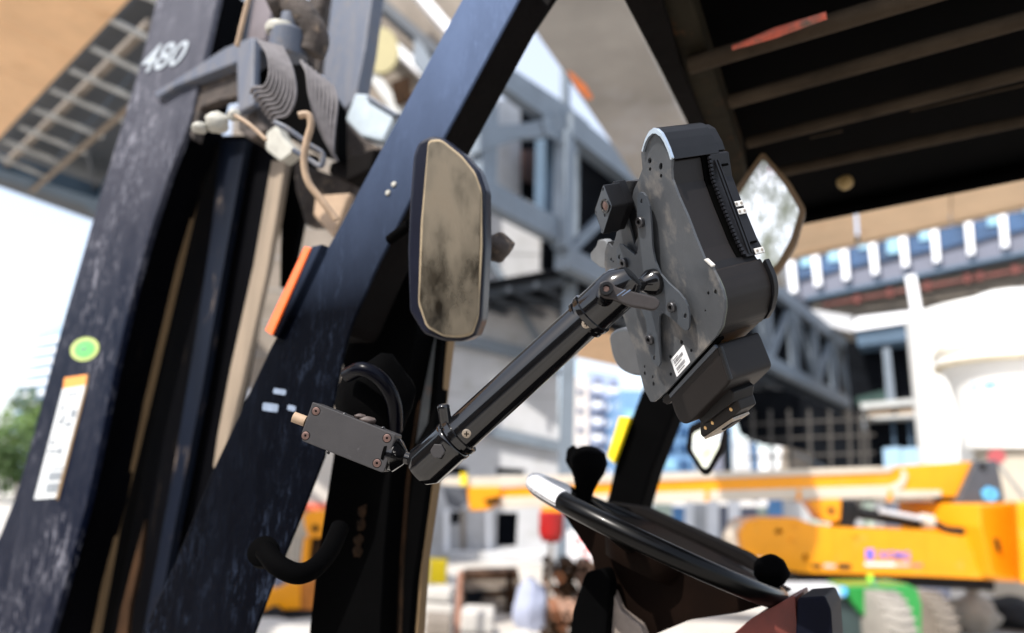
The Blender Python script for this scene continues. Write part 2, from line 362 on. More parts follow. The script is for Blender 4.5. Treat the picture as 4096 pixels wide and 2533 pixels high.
def text(root, name, s, quad, m, plane, off, parent=None, depth=.0005):
    """flat lettering stretched to the pixel quad (tl,tr,br,bl) on a plane"""
    cu = bpy.data.curves.new('t', 'FONT'); cu.body = s; cu.offset = .012
    to = bpy.data.objects.new('t', cu); COL.objects.link(to); bpy.context.view_layer.update()
    me = bpy.data.meshes.new_from_object(to.evaluated_get(bpy.context.evaluated_depsgraph_get()))
    bpy.data.objects.remove(to)
    xs = [v.co.x for v in me.vertices]; ys = [v.co.y for v in me.vertices]
    x0, x1, y0, y1 = min(xs), max(xs), min(ys), max(ys)
    pt, n = plane; pt = pt + n * off; tl, tr, br, bl = [Vector(q) for q in quad]
    V = []
    for v in me.vertices:
        u = (v.co.x - x0) / (x1 - x0); w = (v.co.y - y0) / (y1 - y0)
        q = (bl * (1 - u) + br * u) * (1 - w) + (tl * (1 - u) + tr * u) * w
        V.append(PN(q.x, q.y, pt, n))
    F = [list(p.vertices) for p in me.polygons]
    N = len(V); V += [p - n * depth for p in V]
    F += [[i + N for i in f] for f in F]
    return add(root, name, V, F, m, parent=parent)
def ground_under(p): return Vector((p.x, p.y, 0))

# ================================================================== SETTING
gv = [(-700, -500, 0), (700, -500, 0), (700, 900, 0), (-700, 900, 0)]
g = add(None, 'ground', gv, [[0, 1, 2, 3]], ground_m); g['kind'] = 'structure'
rd = prism3(None, 'road', [[Vector(p) for p in ((-60, 30, .004), (-12, 30, .004), (-14, 55, .004), (-90, 55, .004))]], Vector((0, 0, .01)),
            M_('pale road', (.5, .47, .43), rough=.9, var=.1, scale=.3)); rd['kind'] = 'structure'

# ---- far left office tower
c = P(140, 1700, 80)
t = T('office_tower', 'pale blue glass office block far behind the mast at the left edge', 'building', ground_under(c))
pl = WY(c.y)
prism(t, 'wall', [(60, 1640), (78, 1560), (150, 1335), (420, 1235), (420, 1900), (20, 1900)], pl, 12, haze_blue)
for i in range(7):
    y0 = 1360 + i * 42
    prism(t, 'floor_band', [(142 - i * 13, y0 + 6), (420, y0 - 44), (420, y0 - 30), (139 - i * 13, y0 + 18)], pl, .5, white_paint, off=-.4)
# ---- trees at the left
def tree(label, cx, cy, d, h, w, seed, mm, group='green trees behind the mast'):
    base = ground_under(P(cx, cy, d)); rnd = random.Random(seed)
    t = T('leafy_tree', label, 'tree', base, group)
    tube(t, 'trunk', spline([base, base + Vector((.1, 0, h * .3)), base + Vector((-.1, .1, h * .65))]), [.22, .2, .2, .19, .18, .17, .16, .14, .12, .1, .09, .08, .07], bark)
    for k in range(5):
        a = k * 1.3; tube(t, 'limb', [base + Vector((0, 0, h * .4 + k * .2)), base + Vector((math.cos(a) * w * .5, math.sin(a) * w * .4, h * .62 + k * .15))], [.08, .04], bark, n=6)
    V = []; F = []
    cl = [(Vector((rnd.gauss(0, w * .36), rnd.gauss(0, w * .3), h * .62 + rnd.gauss(0, h * .17))), rnd.uniform(.18, .38) * w) for _ in range(16)]
    for _ in range(3400):
        c0, r = rnd.choice(cl); u = Vector((rnd.gauss(0, 1), rnd.gauss(0, 1), rnd.gauss(0, 1))).normalized() * r * rnd.uniform(.6, 1)
        p = base + c0 + u
        if p.z < .2: continue
        n = Vector((rnd.gauss(0, 1), rnd.gauss(0, 1), rnd.gauss(0, 1) + .6)).normalized(); x = n.orthogonal().normalized() * rnd.uniform(.07, .16); y = n.cross(x) * .6
        s = len(V); V += [p - x, p + y, p + x, p - y]; F.append([s, s + 1, s + 2, s + 3])
    c = add(t, 'crown', V, F, mm); c['kind'] = 'stuff'
tree('sunlit yellow green tree at the left edge, in front of the pale office block', 110, 1800, 34, 4.6, 3.2, 3, leaf_m)
tree('lower dark green bush tree cut by the left edge of the picture', -60, 1850, 30, 3.6, 3, 8, leaf_dk)
tree('broad leafy tree hidden mostly behind the mast foot', 300, 1850, 36, 4, 3.4, 11, leaf_m)

# ---- plywood deck above, top left
Z1 = 7.0
e0 = PZ(0, 560, Z1); e1 = PZ(530, 0, Z1); eu = (e1 - e0).normalized()
bu = (PZ(364, 190, Z1) - PZ(560, 286, Z1)).normalized()   # purlin direction, away from the grid
t = T('formwork_deck', 'orange plywood underside of the raised deck, top left corner', 'formwork', ground_under(e0))
for i in range(-3, 5):
    for j in range(0, 3):
        q = e0 + eu * (i * 1.22) + bu * (j * 2.44 + .0)
        prism3(t, 'plywood_panel', [[q, q + eu * 1.205, q + eu * 1.205 + bu * 2.42, q + bu * 2.42]], Vector((0, 0, .02)), ply)
for i in range(-3, 6):
    q = e0 + eu * (i * 1.22 - .1); bar(t, 'joist', q + Vector((0, 0, .09)), q + bu * 7.3 + Vector((0, 0, .09)), .08, .14, ply_pale)
bar(t, 'edge_beam', e0 - eu * 5 + Vector((0, 0, .12)), e1 + eu * 5 + Vector((0, 0, .12)), .05, .25, steel_dark)
# ---- steel walkway canopy beside it
t = T('steel_walkway', 'open grid of pale purlins under a dark roof sheet, left of the mast', 'walkway', ground_under(PZ(300, 500, Z1)))
PUR = [((440, 78), (640, 176)), ((364, 190), (600, 305)), ((280, 278), (560, 405)), ((202, 357), (500, 485)), ((131, 434), (410, 548)), ((77, 506), (340, 612)), ((12, 560), (262, 660)), ((-60, 605), (200, 712)), ((560, -30), (760, 60)), ((650, -130), (840, -40))]
for a, b in PUR:
    tube(t, 'purlin', [PZ(*a, Z1), PZ(*b, Z1)], .042, steel_pale, n=8)
bar(t, 'rafter', PZ(600, 95, Z1 + .12), PZ(-20, 700, Z1 + .12), .09, .1, concrete_brown)
bar(t, 'rafter', PZ(760, 60, Z1 + .2), PZ(240, 640, Z1 + .2), .1, .1, steel_dark)
tube(t, 'edge_pipe', [PZ(560, 394, Z1 - .05), PZ(128, 764, Z1 - .05)], .042, beige_hose, n=10)
prism(t, 'roof_sheet', [(560, -60), (-80, 640), (-80, 720), (420, 900), (560, 700), (900, -60)], HZ(Z1 + .6), .03, steel_dark)
prism(t, 'fascia_beam', [(-80, 655), (160, 725), (390, 800), (560, 560), (600, 620), (400, 872), (330, 818), (160, 762), (-80, 690)], HZ(Z1 - .02), .3, steel_blue_dk)
prism(t, 'bracing', [(330, 500), (400, 830), (385, 832), (318, 500)], HZ(Z1 + .15), .05, steel_dark)
# ---- grey concrete beam overhead (centre)
t = T('concrete_beam', 'wide grey stained concrete beam crossing overhead between guard leg and roof', 'beam', ground_under(PZ(2400, 300, Z1)))
bmain = prism(t, 'soffit', [(2090, 50), (2156, 155), (2257, 298), (2406, 518), (2531, 708), (2900, 1150), (3150, 1150), (2739, 476), (2632, 262), (2480, -60), (2250, -200), (2000, -100)], HZ(Z1), .7, concrete_grey, bevel=.03)
prism(t, 'orange_mark', [(2268, 285), (2285, 290), (2345, 345), (2372, 392), (2352, 400), (2310, 355)], HZ(Z1 - .006), .004, M_('orange spray', (.85, .25, .08), rough=.8, var=.3, scale=6))
# ---- pale ply deck seen under the guard roof, right
Z2 = 6.5
t = T('pale_deck', 'cream plywood deck edge running below the black guard roof at right', 'deck', ground_under(PZ(3600, 800, Z2)))
EDG = [(2700, 925), (3150, 1040), (3420, 985), (3437, 980), (4200, 812)]
prism(t, 'deck_panel', [(3000, 860), (3415, 780), (3425, 984), (3130, 1046), (2900, 1090)], HZ(Z2), .25, ply_pale)
prism(t, 'deck_panel', [(3425, 778), (3800, 700), (3800, 900), (3440, 981)], HZ(Z2), .25, ply_pale)
prism(t, 'deck_panel', [(3806, 698), (4250, 610), (4250, 800), (3806, 899)], HZ(Z2), .25, ply_pale)
tube(t, 'drip_edge', [PZ(3130, 1046, Z2 - .03), PZ(4250, 801, Z2 - .03)], .03, cream, n=8)

# ---- truss bridge
ZT, ZB = 10.2, 6.9
T0, T1 = PZ(1650, 20, ZT), PZ(3440, 1432, ZT)
td = (T1 - T0); tl = td.length; td.normalize(); tn = Vector((td.y, -td.x, 0)); tn = tn if tn.y > 0 else -tn
TP = (T0, tn)
TS = (PN(2262, 500, *TP) - T0).dot(td)          # the big node beside the tall column
def truss(off, label, m):
    base = ground_under(T0 + tn * off)
    t = T('truss_bridge', label, 'truss bridge', base, 'steel trusses crossing the site')
    a = T0 + tn * off + td * TS; b = T1 + tn * off
    dz = Vector((0, 0, ZB - ZT)); L = (b - a).length
    bar(t, 'top_chord', a, b, .4, .62, m); bar(t, 'bottom_chord', a + dz, b + dz, .4, .5, m)
    n = 9; st = L / n
    for i in range(n + 1):
        p = a + td * st * i
        bar(t, 'post', p + Vector((0, 0, -.2)), p + dz + Vector((0, 0, .2)), .34, .34, m, up=td)
        if i < n:
            q = a + td * st * (i + 1)
            A, B = (p, q + dz) if i % 2 else (p + dz, q)
            bar(t, 'diagonal', A, B, .2, .24, m, up=tn)
            mid = (p + q) * .5
    return t
tr = truss(0, 'near blue grey steel truss receding from top centre to the right', steel_blue)
trt = T('truss_left_bay', 'heavy gusseted left bay of the near truss between the guard leg and the tall column', 'steelwork', ground_under(PN(2100, 700, *TP)))  # left part of the near truss, traced member by member
def tz(name, pts, off=0., th=.3, m=steel_blue, **k): return prism(trt, name, [(1760 + x * .529, 240 + y * .529) for x, y in pts], TP, th, m, off=off, **k)
tz('top_chord', [(100, -220), (300, -110), (580, 80), (960, 330), (1010, 360), (1010, 560), (800, 430), (640, 315), (470, 190), (100, -40)], bevel=.03)
tz('gusset', [(790, 425), (900, 330), (1010, 380), (1130, 480), (1120, 640), (1010, 720), (880, 600), (800, 560), (780, 470)], off=-.04, th=.06)
tz('horizontal', [(300, 500), (620, 480), (830, 440), (840, 580), (620, 590), (300, 700)], off=.02, bevel=.02)
tz('hanger', [(948, 60), (984, 60), (984, 380), (950, 360)], off=.1, th=.15)
tz('left_post', [(330, 380), (445, 330), (425, 1150), (310, 1050)], off=.05, bevel=.02)
tz('bottom_chord', [(180, 820), (410, 915), (640, 1050), (900, 1190), (1000, 1240), (1000, 1420), (890, 1365), (400, 1110), (180, 1020)], bevel=.03)
tz('teal_post', [(800, 560), (885, 600), (890, 1190), (790, 1140)], off=.5, m=steel_blue_dk)
for x_, y_ in ((850, 420), (930, 400), (1010, 470), (1060, 560), (980, 640), (900, 560), (850, 500)):
    tz('gusset_bolt', [(x_ + 9 * math.cos(q_), y_ + 9 * math.sin(q_)) for q_ in [i_ * 1.047 for i_ in range(6)]], off=-.07, th=.03, m=steel_blue_dk)
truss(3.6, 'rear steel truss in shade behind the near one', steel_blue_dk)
# dark walkway between the trusses
t = T('bridge_floor', 'dark underside of the truss bridge floor with cross beams', 'bridge floor', ground_under((T0 + T1) / 2))
zb = ZB - .28
a0 = Vector((T0.x, T0.y, zb)); b0 = Vector((T1.x, T1.y, zb))
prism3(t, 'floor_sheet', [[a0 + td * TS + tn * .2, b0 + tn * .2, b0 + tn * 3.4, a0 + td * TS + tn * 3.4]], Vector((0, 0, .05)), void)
for i in range(26):
    p = a0 + td * (TS + .4 + i * (tl - TS - 1) / 26)
    bar(t, 'cross_beam', p + tn * .2 - Vector((0, 0, .12)), p + tn * 3.4 - Vector((0, 0, .12)), .12, .2, steel_dark)
for k in range(4):
    bar(t, 'stringer', a0 + td * TS + tn * (.7 + k * .8) - Vector((0, 0, .25)), b0 + tn * (.7 + k * .8) - Vector((0, 0, .25)), .1, .1, steel_dark)
bk = [a0 + td * TS + tn * .55, b0 + tn * .55]
prism3(t, 'bay_shade_sheet', [[bk[0] + Vector((0, 0, .1)), bk[1] + Vector((0, 0, .1)), bk[1] + Vector((0, 0, ZT - ZB + .6)), bk[0] + Vector((0, 0, ZT - ZB + .75))]], tn * .05, void)  # black sheet added for the dark interior behind the truss bays
# plywood piece under the bridge
t = T('plywood_soffit', 'orange brown plywood patch under the bridge between tube and dock', 'formwork', ground_under(PZ(2430, 1380, 6.2)))
prism(t, 'panel', [(2290, 1330), (2440, 1330), (2560, 1430), (2560, 1500), (2460, 1465), (2300, 1430)], HZ(6.2), .06, ply)

# ---- pale concrete tower
YW = 18.0
c = PN(2000, 1500, Vector((0, YW, 0)), Vector((0, 1, 0)))
t = T('concrete_tower', 'pale sunlit concrete wall with dark openings behind the tube arm', 'building', ground_under(c))
H1 = [(1985, 1868), (2105, 1878), (2095, 1900), (1985, 1897)]
H2 = [(1988, 2050), (2072, 2050), (2066, 2190), (1984, 2190)]
H3 = [(1715, 1850), (1870, 1868), (1868, 1905), (1715, 1890)]
H4 = [(1800, 2048), (1840, 2048), (1836, 2100), (1800, 2100)]
prism(t, 'wall', [(1600, 500), (1975, 380), (2140, 500), (2235, 620), (2235, 2236), (1600, 2236)], WY(YW), .4, concrete_white, holes=[H1, H2, H3, H4])
for h in (H1, H2, H3, H4):
    xs = [p[0] for p in h]; ys = [p[1] for p in h]
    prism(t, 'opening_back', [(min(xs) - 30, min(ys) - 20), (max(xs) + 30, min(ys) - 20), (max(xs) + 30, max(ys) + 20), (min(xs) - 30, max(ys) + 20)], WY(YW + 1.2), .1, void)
prism(t, 'ledge', [(1760, 2205), (2190, 2212), (2190, 2262), (1820, 2262)], WY(YW - .6), .6, concrete_white, bevel=.04)
for x in (1776, 1842, 1944): prism(t, 'pilaster', [(x, 2040), (x + 18, 2040), (x + 20, 2205), (x + 2, 2205)], WY(YW - .15), .14, white_paint if x != 1842 else concrete_brown)
for (y) in (820, 1010, 1200, 1395, 1580, 1775):
    prism(t, 'formwork_joint', [(1600, y - 8), (2234, y + 8), (2234, y + 11), (1600, y - 5)], WY(YW - .012), .01, concrete_grey)
# dark openings of the frame building above
t = T('frame_building', 'dark openings with brown boards in the blue steel frame right of the mirror', 'building', ground_under(P(2160, 700, 19)))
FB = (T0 + tn * 1.6, tn)
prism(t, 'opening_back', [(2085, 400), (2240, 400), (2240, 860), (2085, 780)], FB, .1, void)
prism(t, 'white_infill', [(1960, 400), (2083, 400), (2083, 780), (1960, 720)], FB, .1, concrete_white)
prism(t, 'board', [(2092, 600), (2150, 600), (2150, 745), (2092, 720)], FB, .06, M_('brown board', (.07, .035, .028), rough=.8, var=.4, scale=2), off=-.1)
prism(t, 'post', [(2158, 620), (2172, 610), (2176, 780), (2158, 775)], FB, .06, M_('tan post', (.3, .17, .07), rough=.8), off=-.15)
# big column
t = T('steel_column', 'tall blue grey steel column standing at the right corner of the pale wall', 'column', ground_under(PN(2262, 1900, Vector((0, 15.6, 0)), Vector((0, 1, 0)))))
cb = t.loc; prism3(t, 'shaft', [[cb + Vector((-.16, -.16, 0)), cb + Vector((.16, -.16, 0)), cb + Vector((.16, .16, 0)), cb + Vector((-.16, .16, 0))]], Vector((0, 0, 10.2)), steel_blue)
prism3(t, 'base_plate', [[cb + Vector((-.3, -.3, 0.005)), cb + Vector((.3, -.3, 0.005)), cb + Vector((.3, .3, 0.005)), cb + Vector((-.3, .3, 0.005))]], Vector((0, 0, .04)), steel_blue_dk)
# steel bars added as the shadow bands across the wall
t = T('wall_shadow_bars', 'blue grey steel bars added as shadow bands across the concrete wall', 'wall shadow', ground_under(P(2000, 1300, 16)))
bar(t, 'slant_shadow', PN(1930, 980, Vector((0, YW - .3, 0)), Vector((0, 1, 0))), PN(2235, 1500, Vector((0, YW - .3, 0)), Vector((0, 1, 0))), .17, .12, steel_blue, up=Vector((0, 1, 0)))
bar(t, 'level_shadow', PN(1740, 1330, Vector((0, YW - .2, 0)), Vector((0, 1, 0))), PN(2235, 1450, Vector((0, YW - .2, 0)), Vector((0, 1, 0))), .34, .1, steel_blue, up=Vector((0, 1, 0)))
bar(t, 'level_shadow', PN(1900, 1710, Vector((0, YW - .2, 0)), Vector((0, 1, 0))), PN(2235, 1785, Vector((0, YW - .2, 0)), Vector((0, 1, 0))), .28, .1, steel_blue, up=Vector((0, 1, 0)))

# ---- apartment block
pl = WY(62); t = T('apartment_block', 'beige apartment tower with blue windows beside stacked balconies', 'building', ground_under(PN(2320, 1900, *pl)))
prism(t, 'wall', [(2285, 1505), (2355, 1515), (2355, 1975), (2285, 1975)], pl, 8, M_('beige tower wall', (.55, .5, .46), rough=.8, var=.06, scale=.3))
for i in range(6):
    prism(t, 'window', [(2312, 1555 + i * 76), (2330, 1555 + i * 76), (2330, 1578 + i * 76), (2312, 1578 + i * 76)], pl, .3, glass_blue, off=-.2)
prism(t, 'balcony_wall', [(2355, 1480), (2480, 1500), (2480, 1975), (2355, 1975)], pl, 7, M_('blue grey flat wall', (.3, .36, .52), rough=.7, var=.2, scale=.2), off=.5)
for i in range(7):
    for j in range(2):
        x = 2372 + j * 62; y = 1540 + i * 66 + j * 10
        b_ = prism(t, 'balcony', [(x, y), (x + 40, y + 3), (x + 40, y + 22), (x, y + 20)], pl, 1.2, white_paint, off=-1.2)
        prism(t, 'balcony_door', [(x + 6, y - 28), (x + 34, y - 26), (x + 34, y - 1), (x + 6, y - 1)], pl, .2, spandrel, off=.2)
# ---- blue office block behind right leg
pl = WY(55); t = T('blue_office', 'blue glazed office block seen right of the black guard leg', 'building', ground_under(PN(2750, 1900, *pl)))
prism(t, 'wall', [(2480, 1560), (2760, 1570), (2930, 1640), (2930, 1985), (2480, 1985)], pl, 10, M_('blue curtain wall', (.16, .3, .5), rough=.25, var=.2, scale=.25))
for i in range(5):
    for j in range(8):
        x, y = 2500 + j * 54, 1640 + i * 66
        prism(t, 'window', [(x, y), (x + 40, y + 3), (x + 40, y + 44), (x, y + 40)], pl, .2, glass_blue if (i * 3 + j) % 4 else glass_pale, off=-.15)

# ---- right hand site building (side plane, lines recede to the left vanishing point)
SB = SIDE(40)
t = T('site_building', 'long building with white window posts above a grey soffit, right side', 'building', ground_under(PN(3700, 1200, *SB)))
prism(t, 'upper_wall', [(3050, 1050), (3257, 990), (4250, 760), (4250, 1000), (3220, 1195), (3050, 1225)], SB, 3, spandrel)
MX = [(3160, 1050, 1172), (3257, 1026, 1145), (3370, 990, 1121), (3486, 973, 1098), (3608, 949, 1068), (3733, 913, 1050), (3870, 883, 1020), (4007, 848, 990), (4150, 815, 960)]
for i, (x, a, b) in enumerate(MX):
    prism(t, 'window_post', [(x - 15, a - 25), (x + 15, a - 30), (x + 28, b - 6), (x + 2, b)], SB, .7, white_paint, off=-.7)
    if i + 1 < len(MX):
        x2, a2, b2 = MX[i + 1]; mid = .62
        prism(t, 'window_pane', [(x + 14, a - 22), (x2 - 16, a2 - 22), (x2 - 4, a2 + (b2 - a2) * mid), (x + 22, a + (b - a) * mid)], SB, .15, glass_blue, off=-.2)
        bh = [34, 52, 20, 60, 44, 12, 50, 30][i % 8]
        prism(t, 'blind', [(x2 - 50 - bh * .2, a2 - 6), (x2 - 16, a2 - 14), (x2 - 12, a2 + bh), (x2 - 46 - bh * .2, a2 + bh + 6)], SB, .1, glass_pale, off=-.34)
        prism(t, 'opening_shade', [(x + 16, a - 40), (x + 66, a - 50), (x + 66, a - 22), (x + 16, a - 14)], SB, .1, void, off=-.4)
prism(t, 'sill', [(3220, 1188), (4250, 972), (4250, 985), (3225, 1200)], SB, 1, steel_blue_dk, off=-1)
prism(t, 'soffit_slab', [(3235, 1200), (4250, 986), (4250, 1140), (3700, 1195), (3640, 1230), (3300, 1275)], SB, 2, M_('grey brown soffit', (.15, .14, .125), rough=.9, var=.3, scale=.5), off=.3)
for k in range(6):
    y0, y1 = 1212 + k * 12, 1000 + k * 24
    tube(t, 'soffit_rib', [PN(3245, y0, *SIDE(39.8)), PN(4250, y1, *SIDE(39.8))], .05, concrete_brown, n=6)
tube(t, 'red_pipe', [PN(3290, 1222, *SIDE(39.4)), PN(3740, 1142, *SIDE(39.4)), PN(4250, 1050, *SIDE(39.4))], .10, M_('dull red pipe', (.13, .035, .028), rough=.7, var=.3, scale=1), n=8)
for x, y in ((3430, 1198), (3560, 1172), (3710, 1145), (3870, 1115), (3920, 1106), (4060, 1080)):
    tube(t, 'pipe_clamp', [PN(x, y - 16, *SIDE(39.2)), PN(x, y + 16, *SIDE(39.2))], .17, MATS['dull red pipe'], n=6)
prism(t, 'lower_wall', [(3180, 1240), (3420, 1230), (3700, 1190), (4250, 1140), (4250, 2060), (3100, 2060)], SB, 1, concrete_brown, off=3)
prism(t, 'white_wall', [(3230, 1235), (3410, 1265), (3410, 1330), (3300, 1300)], SIDE(38), .3, concrete_white)
SC = SIDE(33)
t = T('steel_annex', 'open blue steel annex with black bays left of the silo', 'building', ground_under(PN(3560, 1800, *SC)))
prism(t, 'bay_back', [(3380, 1370), (3760, 1330), (3800, 1990), (3440, 1990)], SC, .3, void, off=1.5)
prism(t, 'roof_beam', [(3418, 1320), (3690, 1278), (3700, 1352), (3432, 1388)], SC, 1.6, steel_blue_dk, off=-.3, bevel=.05)
prism(t, 'roof_slab', [(3410, 1308), (3425, 1270), (3690, 1238), (3692, 1280), (3418, 1322)], SC, 1.8, white_paint, off=-.5)
prism(t, 'white_pipe', [(3622, 1105), (3662, 1098), (3690, 1262), (3650, 1266)], SC, .6, white_paint, off=-.8)
prism(t, 'column', [(3530, 1388), (3558, 1382), (3582, 1605), (3546, 1610)], SC, .3, steel_blue, off=-.1)
prism(t, 'column', [(3662, 1372), (3692, 1366), (3722, 1600), (3684, 1604)], SC, .3, steel_blue, off=-.1)
prism(t, 'green_net', [(3420, 1590), (3540, 1560), (3545, 1608), (3430, 1625)], SC, .1, netting, off=.6)
prism(t, 'floor_beam', [(3440, 1612), (3720, 1588), (3724, 1612), (3446, 1636)], SC, 1.5, steel_pale, off=-.2)
for x in (3462, 3584): prism(t, 'tan_panel', [(x, 1632), (x + 112, 1624), (x + 112, 1656), (x + 4, 1666)], SC, .2, M_('tan panel', (.3, .22, .15), rough=.8, var=.2, scale=1), off=0)
prism(t, 'floor_beam', [(3446, 1668), (3724, 1650), (3724, 1664), (3448, 1680)], SC, 1.5, steel_pale, off=-.2)
for x in (3442, 3676): prism(t, 'column', [(x, 1680), (x + 16, 1680), (x + 44, 1990), (x + 26, 1990)], SC, .3, steel_blue, off=-.1)
for x in (3570, 3636): tube(t, 'mullion', [PN(x, 1680, *SIDE(33.5)), PN(x + 22, 1960, *SIDE(33.5))], .07, steel_blue_dk, n=6)
for x in (3532, 3604): prism(t, 'blue_panel', [(x, 1793), (x + 68, 1788), (x + 76, 1900), (x + 6, 1900)], SC, .2, M_('pale blue panel', (.3, .46, .62), rough=.5, var=.08, scale=1), off=-.5)
# ladder strip next to silo
for k in range(7):
    y = 1622 + k * 52
    prism(t, 'ladder_box', [(3706 + k * 6, y), (3736 + k * 6, y - 3), (3742 + k * 6, y + 34), (3712 + k * 6, y + 37)], SIDE(32), .4, spandrel if k % 2 else steel_blue_dk)
# scaffold
scaf_m = M_('dull brown scaffold tube', (.05, .045, .04), rough=.7)
SD = SIDE(28); t = T('scaffold', 'pole scaffold grid in shade under the bridge, above the boom', 'scaffold', ground_under(PN(3200, 1800, *SD)))
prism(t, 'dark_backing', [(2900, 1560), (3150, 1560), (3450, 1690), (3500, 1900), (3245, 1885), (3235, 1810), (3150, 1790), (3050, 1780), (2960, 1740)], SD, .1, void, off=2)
for x in (3010, 3080, 3155, 3236, 3318, 3395, 3440, 3465):
    tube(t, 'standard', [PN(x, 1640, *SD), PN(x + 12, 2010, *SD)], .06, scaf_m, n=6)
for y in (1685, 1748, 1820):
    tube(t, 'ledger', [PN(2990, y + 12, *SD), PN(3500, y - 8, *SD)], .045, scaf_m, n=6)
tube(t, 'brace', [PN(3180, 1815, *SD), PN(3300, 1870, *SD)], .05, steel_dark, n=6)
# white panels under the bridge
SE = SIDE(45); t = T('panel_fence', 'upright white and blue site panels under the dark bridge', 'fence', ground_under(PN(3100, 1850, *SE)))
for i, (x, w, y, m) in enumerate([(2770, 60, 1700, steel_blue), (2835, 50, 1700, spandrel), (2890, 26, 1720, void), (2930, 68, 1760, concrete_white), (3000, 26, 1770, tarp_blue), (3032, 60, 1800, white_paint), (3100, 50, 1785, white_paint), (3160, 50, 1800, white_paint), (3216, 40, 1800, white_paint)]):
    prism(t, 'panel', [(x, y), (x + w, y + 4), (x + w + 14, 2005), (x + 12, 2005)], SE, .3, m)
# low clutter wall behind boom
SFp = WY(26); t = T('site_hoarding', 'patchwork of pale lilac and grey hoarding boards seen under the boom', 'hoarding', ground_under(PN(2900, 2050, *SFp)))
cols = [concrete_white, spandrel, M_('lilac board', (.32, .35, .46), rough=.7, var=.1), M_('dull mauve board', (.2, .17, .2), rough=.7, var=.2), M_('mint board', (.42, .5, .42), rough=.7, var=.15), tarp_blue, white_paint]
rn = random.Random(5); x = 2560
while x < 4250:
    w = rn.uniform(26, 80); y = rn.uniform(1990, 2030)
    prism(t, 'board', [(x, y), (x + w - 4, y), (x + w - 4, 2172), (x, 2172)], SFp, .1, rn.choice(cols), off=rn.uniform(0, .3)); x += w

# ---- silo
sc = P(4085, 1560, 19); zt = lambda y, x=4085: PN(x, y, sc, Vector((0, 1, 0))).z
rs = (sc - PN(3705, 1560, sc, Vector((0, 1, 0)))).length * .985
t = T('silo', 'huge white round silo with blue lettering at the right edge', 'silo', ground_under(sc))
z0, z1, z2 = zt(1890), zt(1262), zt(1185)
ax = ground_under(sc) + Vector((0, 0, z0))
lathe(t, 'shell', ax, Vector((0, 0, 1)), [(0, rs * 1.0), (.05, rs), (z1 - z0 - .05, rs), (z1 - z0, rs * .985), (z2 - z0 - .1, rs * .35), (z2 - z0, rs * .3), (z2 - z0 + .03, 0)], silo_white, n=72)
for zz in (.8, 2.0): lathe(t, 'seam_band', ax + Vector((0, 0, zz)), Vector((0, 0, 1)), [(0, rs * 1.002), (.05, rs * 1.004), (.06, rs * 1.0)], silo_white, n=72)
lathe(t, 'base_drum', ground_under(sc), Vector((0, 0, 1)), [(0, rs * .8), (z0, rs * .8)], concrete_beige, n=48)
tk = P(4060, 1560, 15.5)
rk = (tk - PN(3800, 1560, tk, Vector((0, 1, 0)))).length
k = T('hopper_tank', 'smaller white tank with a projecting rim and blue letters in front of the silo', 'tank', ground_under(tk))
ztk = lambda y: PN(4060, y, tk, Vector((0, 1, 0))).z
lathe(k, 'rim', Vector((tk.x, tk.y, ztk(1470))), Vector((0, 0, 1)), [(0, rk * .97), (.06, rk * 1.03), (ztk(1440) - ztk(1470), rk * 1.03), (ztk(1425) - ztk(1470), rk * .97), (ztk(1395) - ztk(1470), rk * .97), (ztk(1380) - ztk(1470), rk * .9), (ztk(1376) - ztk(1470), 0)], silo_white, n=64)
lathe(k, 'body', Vector((tk.x, tk.y, ztk(1800))), Vector((0, 0, 1)), [(0, rk * .74), (.8, rk * .77), (ztk(1530) - ztk(1800), rk * .84), (ztk(1472) - ztk(1800), rk * .95)], silo_white, n=64)
lathe(k, 'stand', ground_under(tk), Vector((0, 0, 1)), [(0, rk * .7), (ztk(1801), rk * .62)], concrete_beige, n=32)
for y_ in (1474, 1424, 1392): lathe(k, 'seam_band', Vector((tk.x, tk.y, ztk(y_))), Vector((0, 0, 1)), [(0, rk * (1.035 if y_ != 1392 else .975)), (.035, rk * (1.035 if y_ != 1392 else .975))], M_('ochre stained seam', (.5, .42, .27), rough=.7, var=.3, scale=2), n=64)
plt = (Vector((tk.x, tk.y - rk * .86, 0)), Vector((0, 1, 0)))
text(k, 'blue_lettering', 'E M', [(3886, 1532), (3982, 1520), (3984, 1556), (3888, 1570)], sky_blue, plt, 0)
sg = PN(3990, 1825, tk, Vector((0, 1, 0)))
s = T('round_sign', 'round red sign in front of the silo base, above the charcoal boom head', 'sign', ground_under(sg + Vector((0, -2.5, 0))))
pr = (s.loc, Vector((0, 1, 0)))
prism(s, 'disc', circ(3988, 1826, 36, 30, 24), pr, .03, pink_sign, off=-.05); tube(s, 'post', [PN(3990, 1850, *pr), s.loc], .03, steel_pale)

# ---- boom lift
YB = 10.0; BL = WY(YB)
t = T('boom_lift', 'amber telescopic boom lift with cream striped boom parked behind the forklift', 'boom lift', ground_under(PN(3400, 2300, *BL)))
prism(t, 'boom', [(1990, 1955), (2900, 1900), (3495, 1880), (3590, 1868), (3906, 1847), (3846, 1990), (3763, 1988), (2900, 2000), (1990, 2028)], BL, .5, lift_yellow, bevel=.012)
prism(t, 'cream_strip', [(1760, 1912), (2900, 1886), (3500, 1868), (3585, 1870), (3560, 1890), (2900, 1914), (2090, 1944), (1985, 1952), (1760, 1940)], BL, .1, cream, off=-.03, bevel=.008)
prism(t, 'cream_strip', [(2000, 1990), (2900, 1962), (3560, 1942), (3600, 1925), (3612, 1895), (3600, 1876), (3622, 1880), (3632, 1905), (3618, 1945), (3590, 1962), (3765, 1962), (3765, 1988), (2900, 2004), (2000, 2034)], BL, .1, cream, off=-.03, bevel=.008)
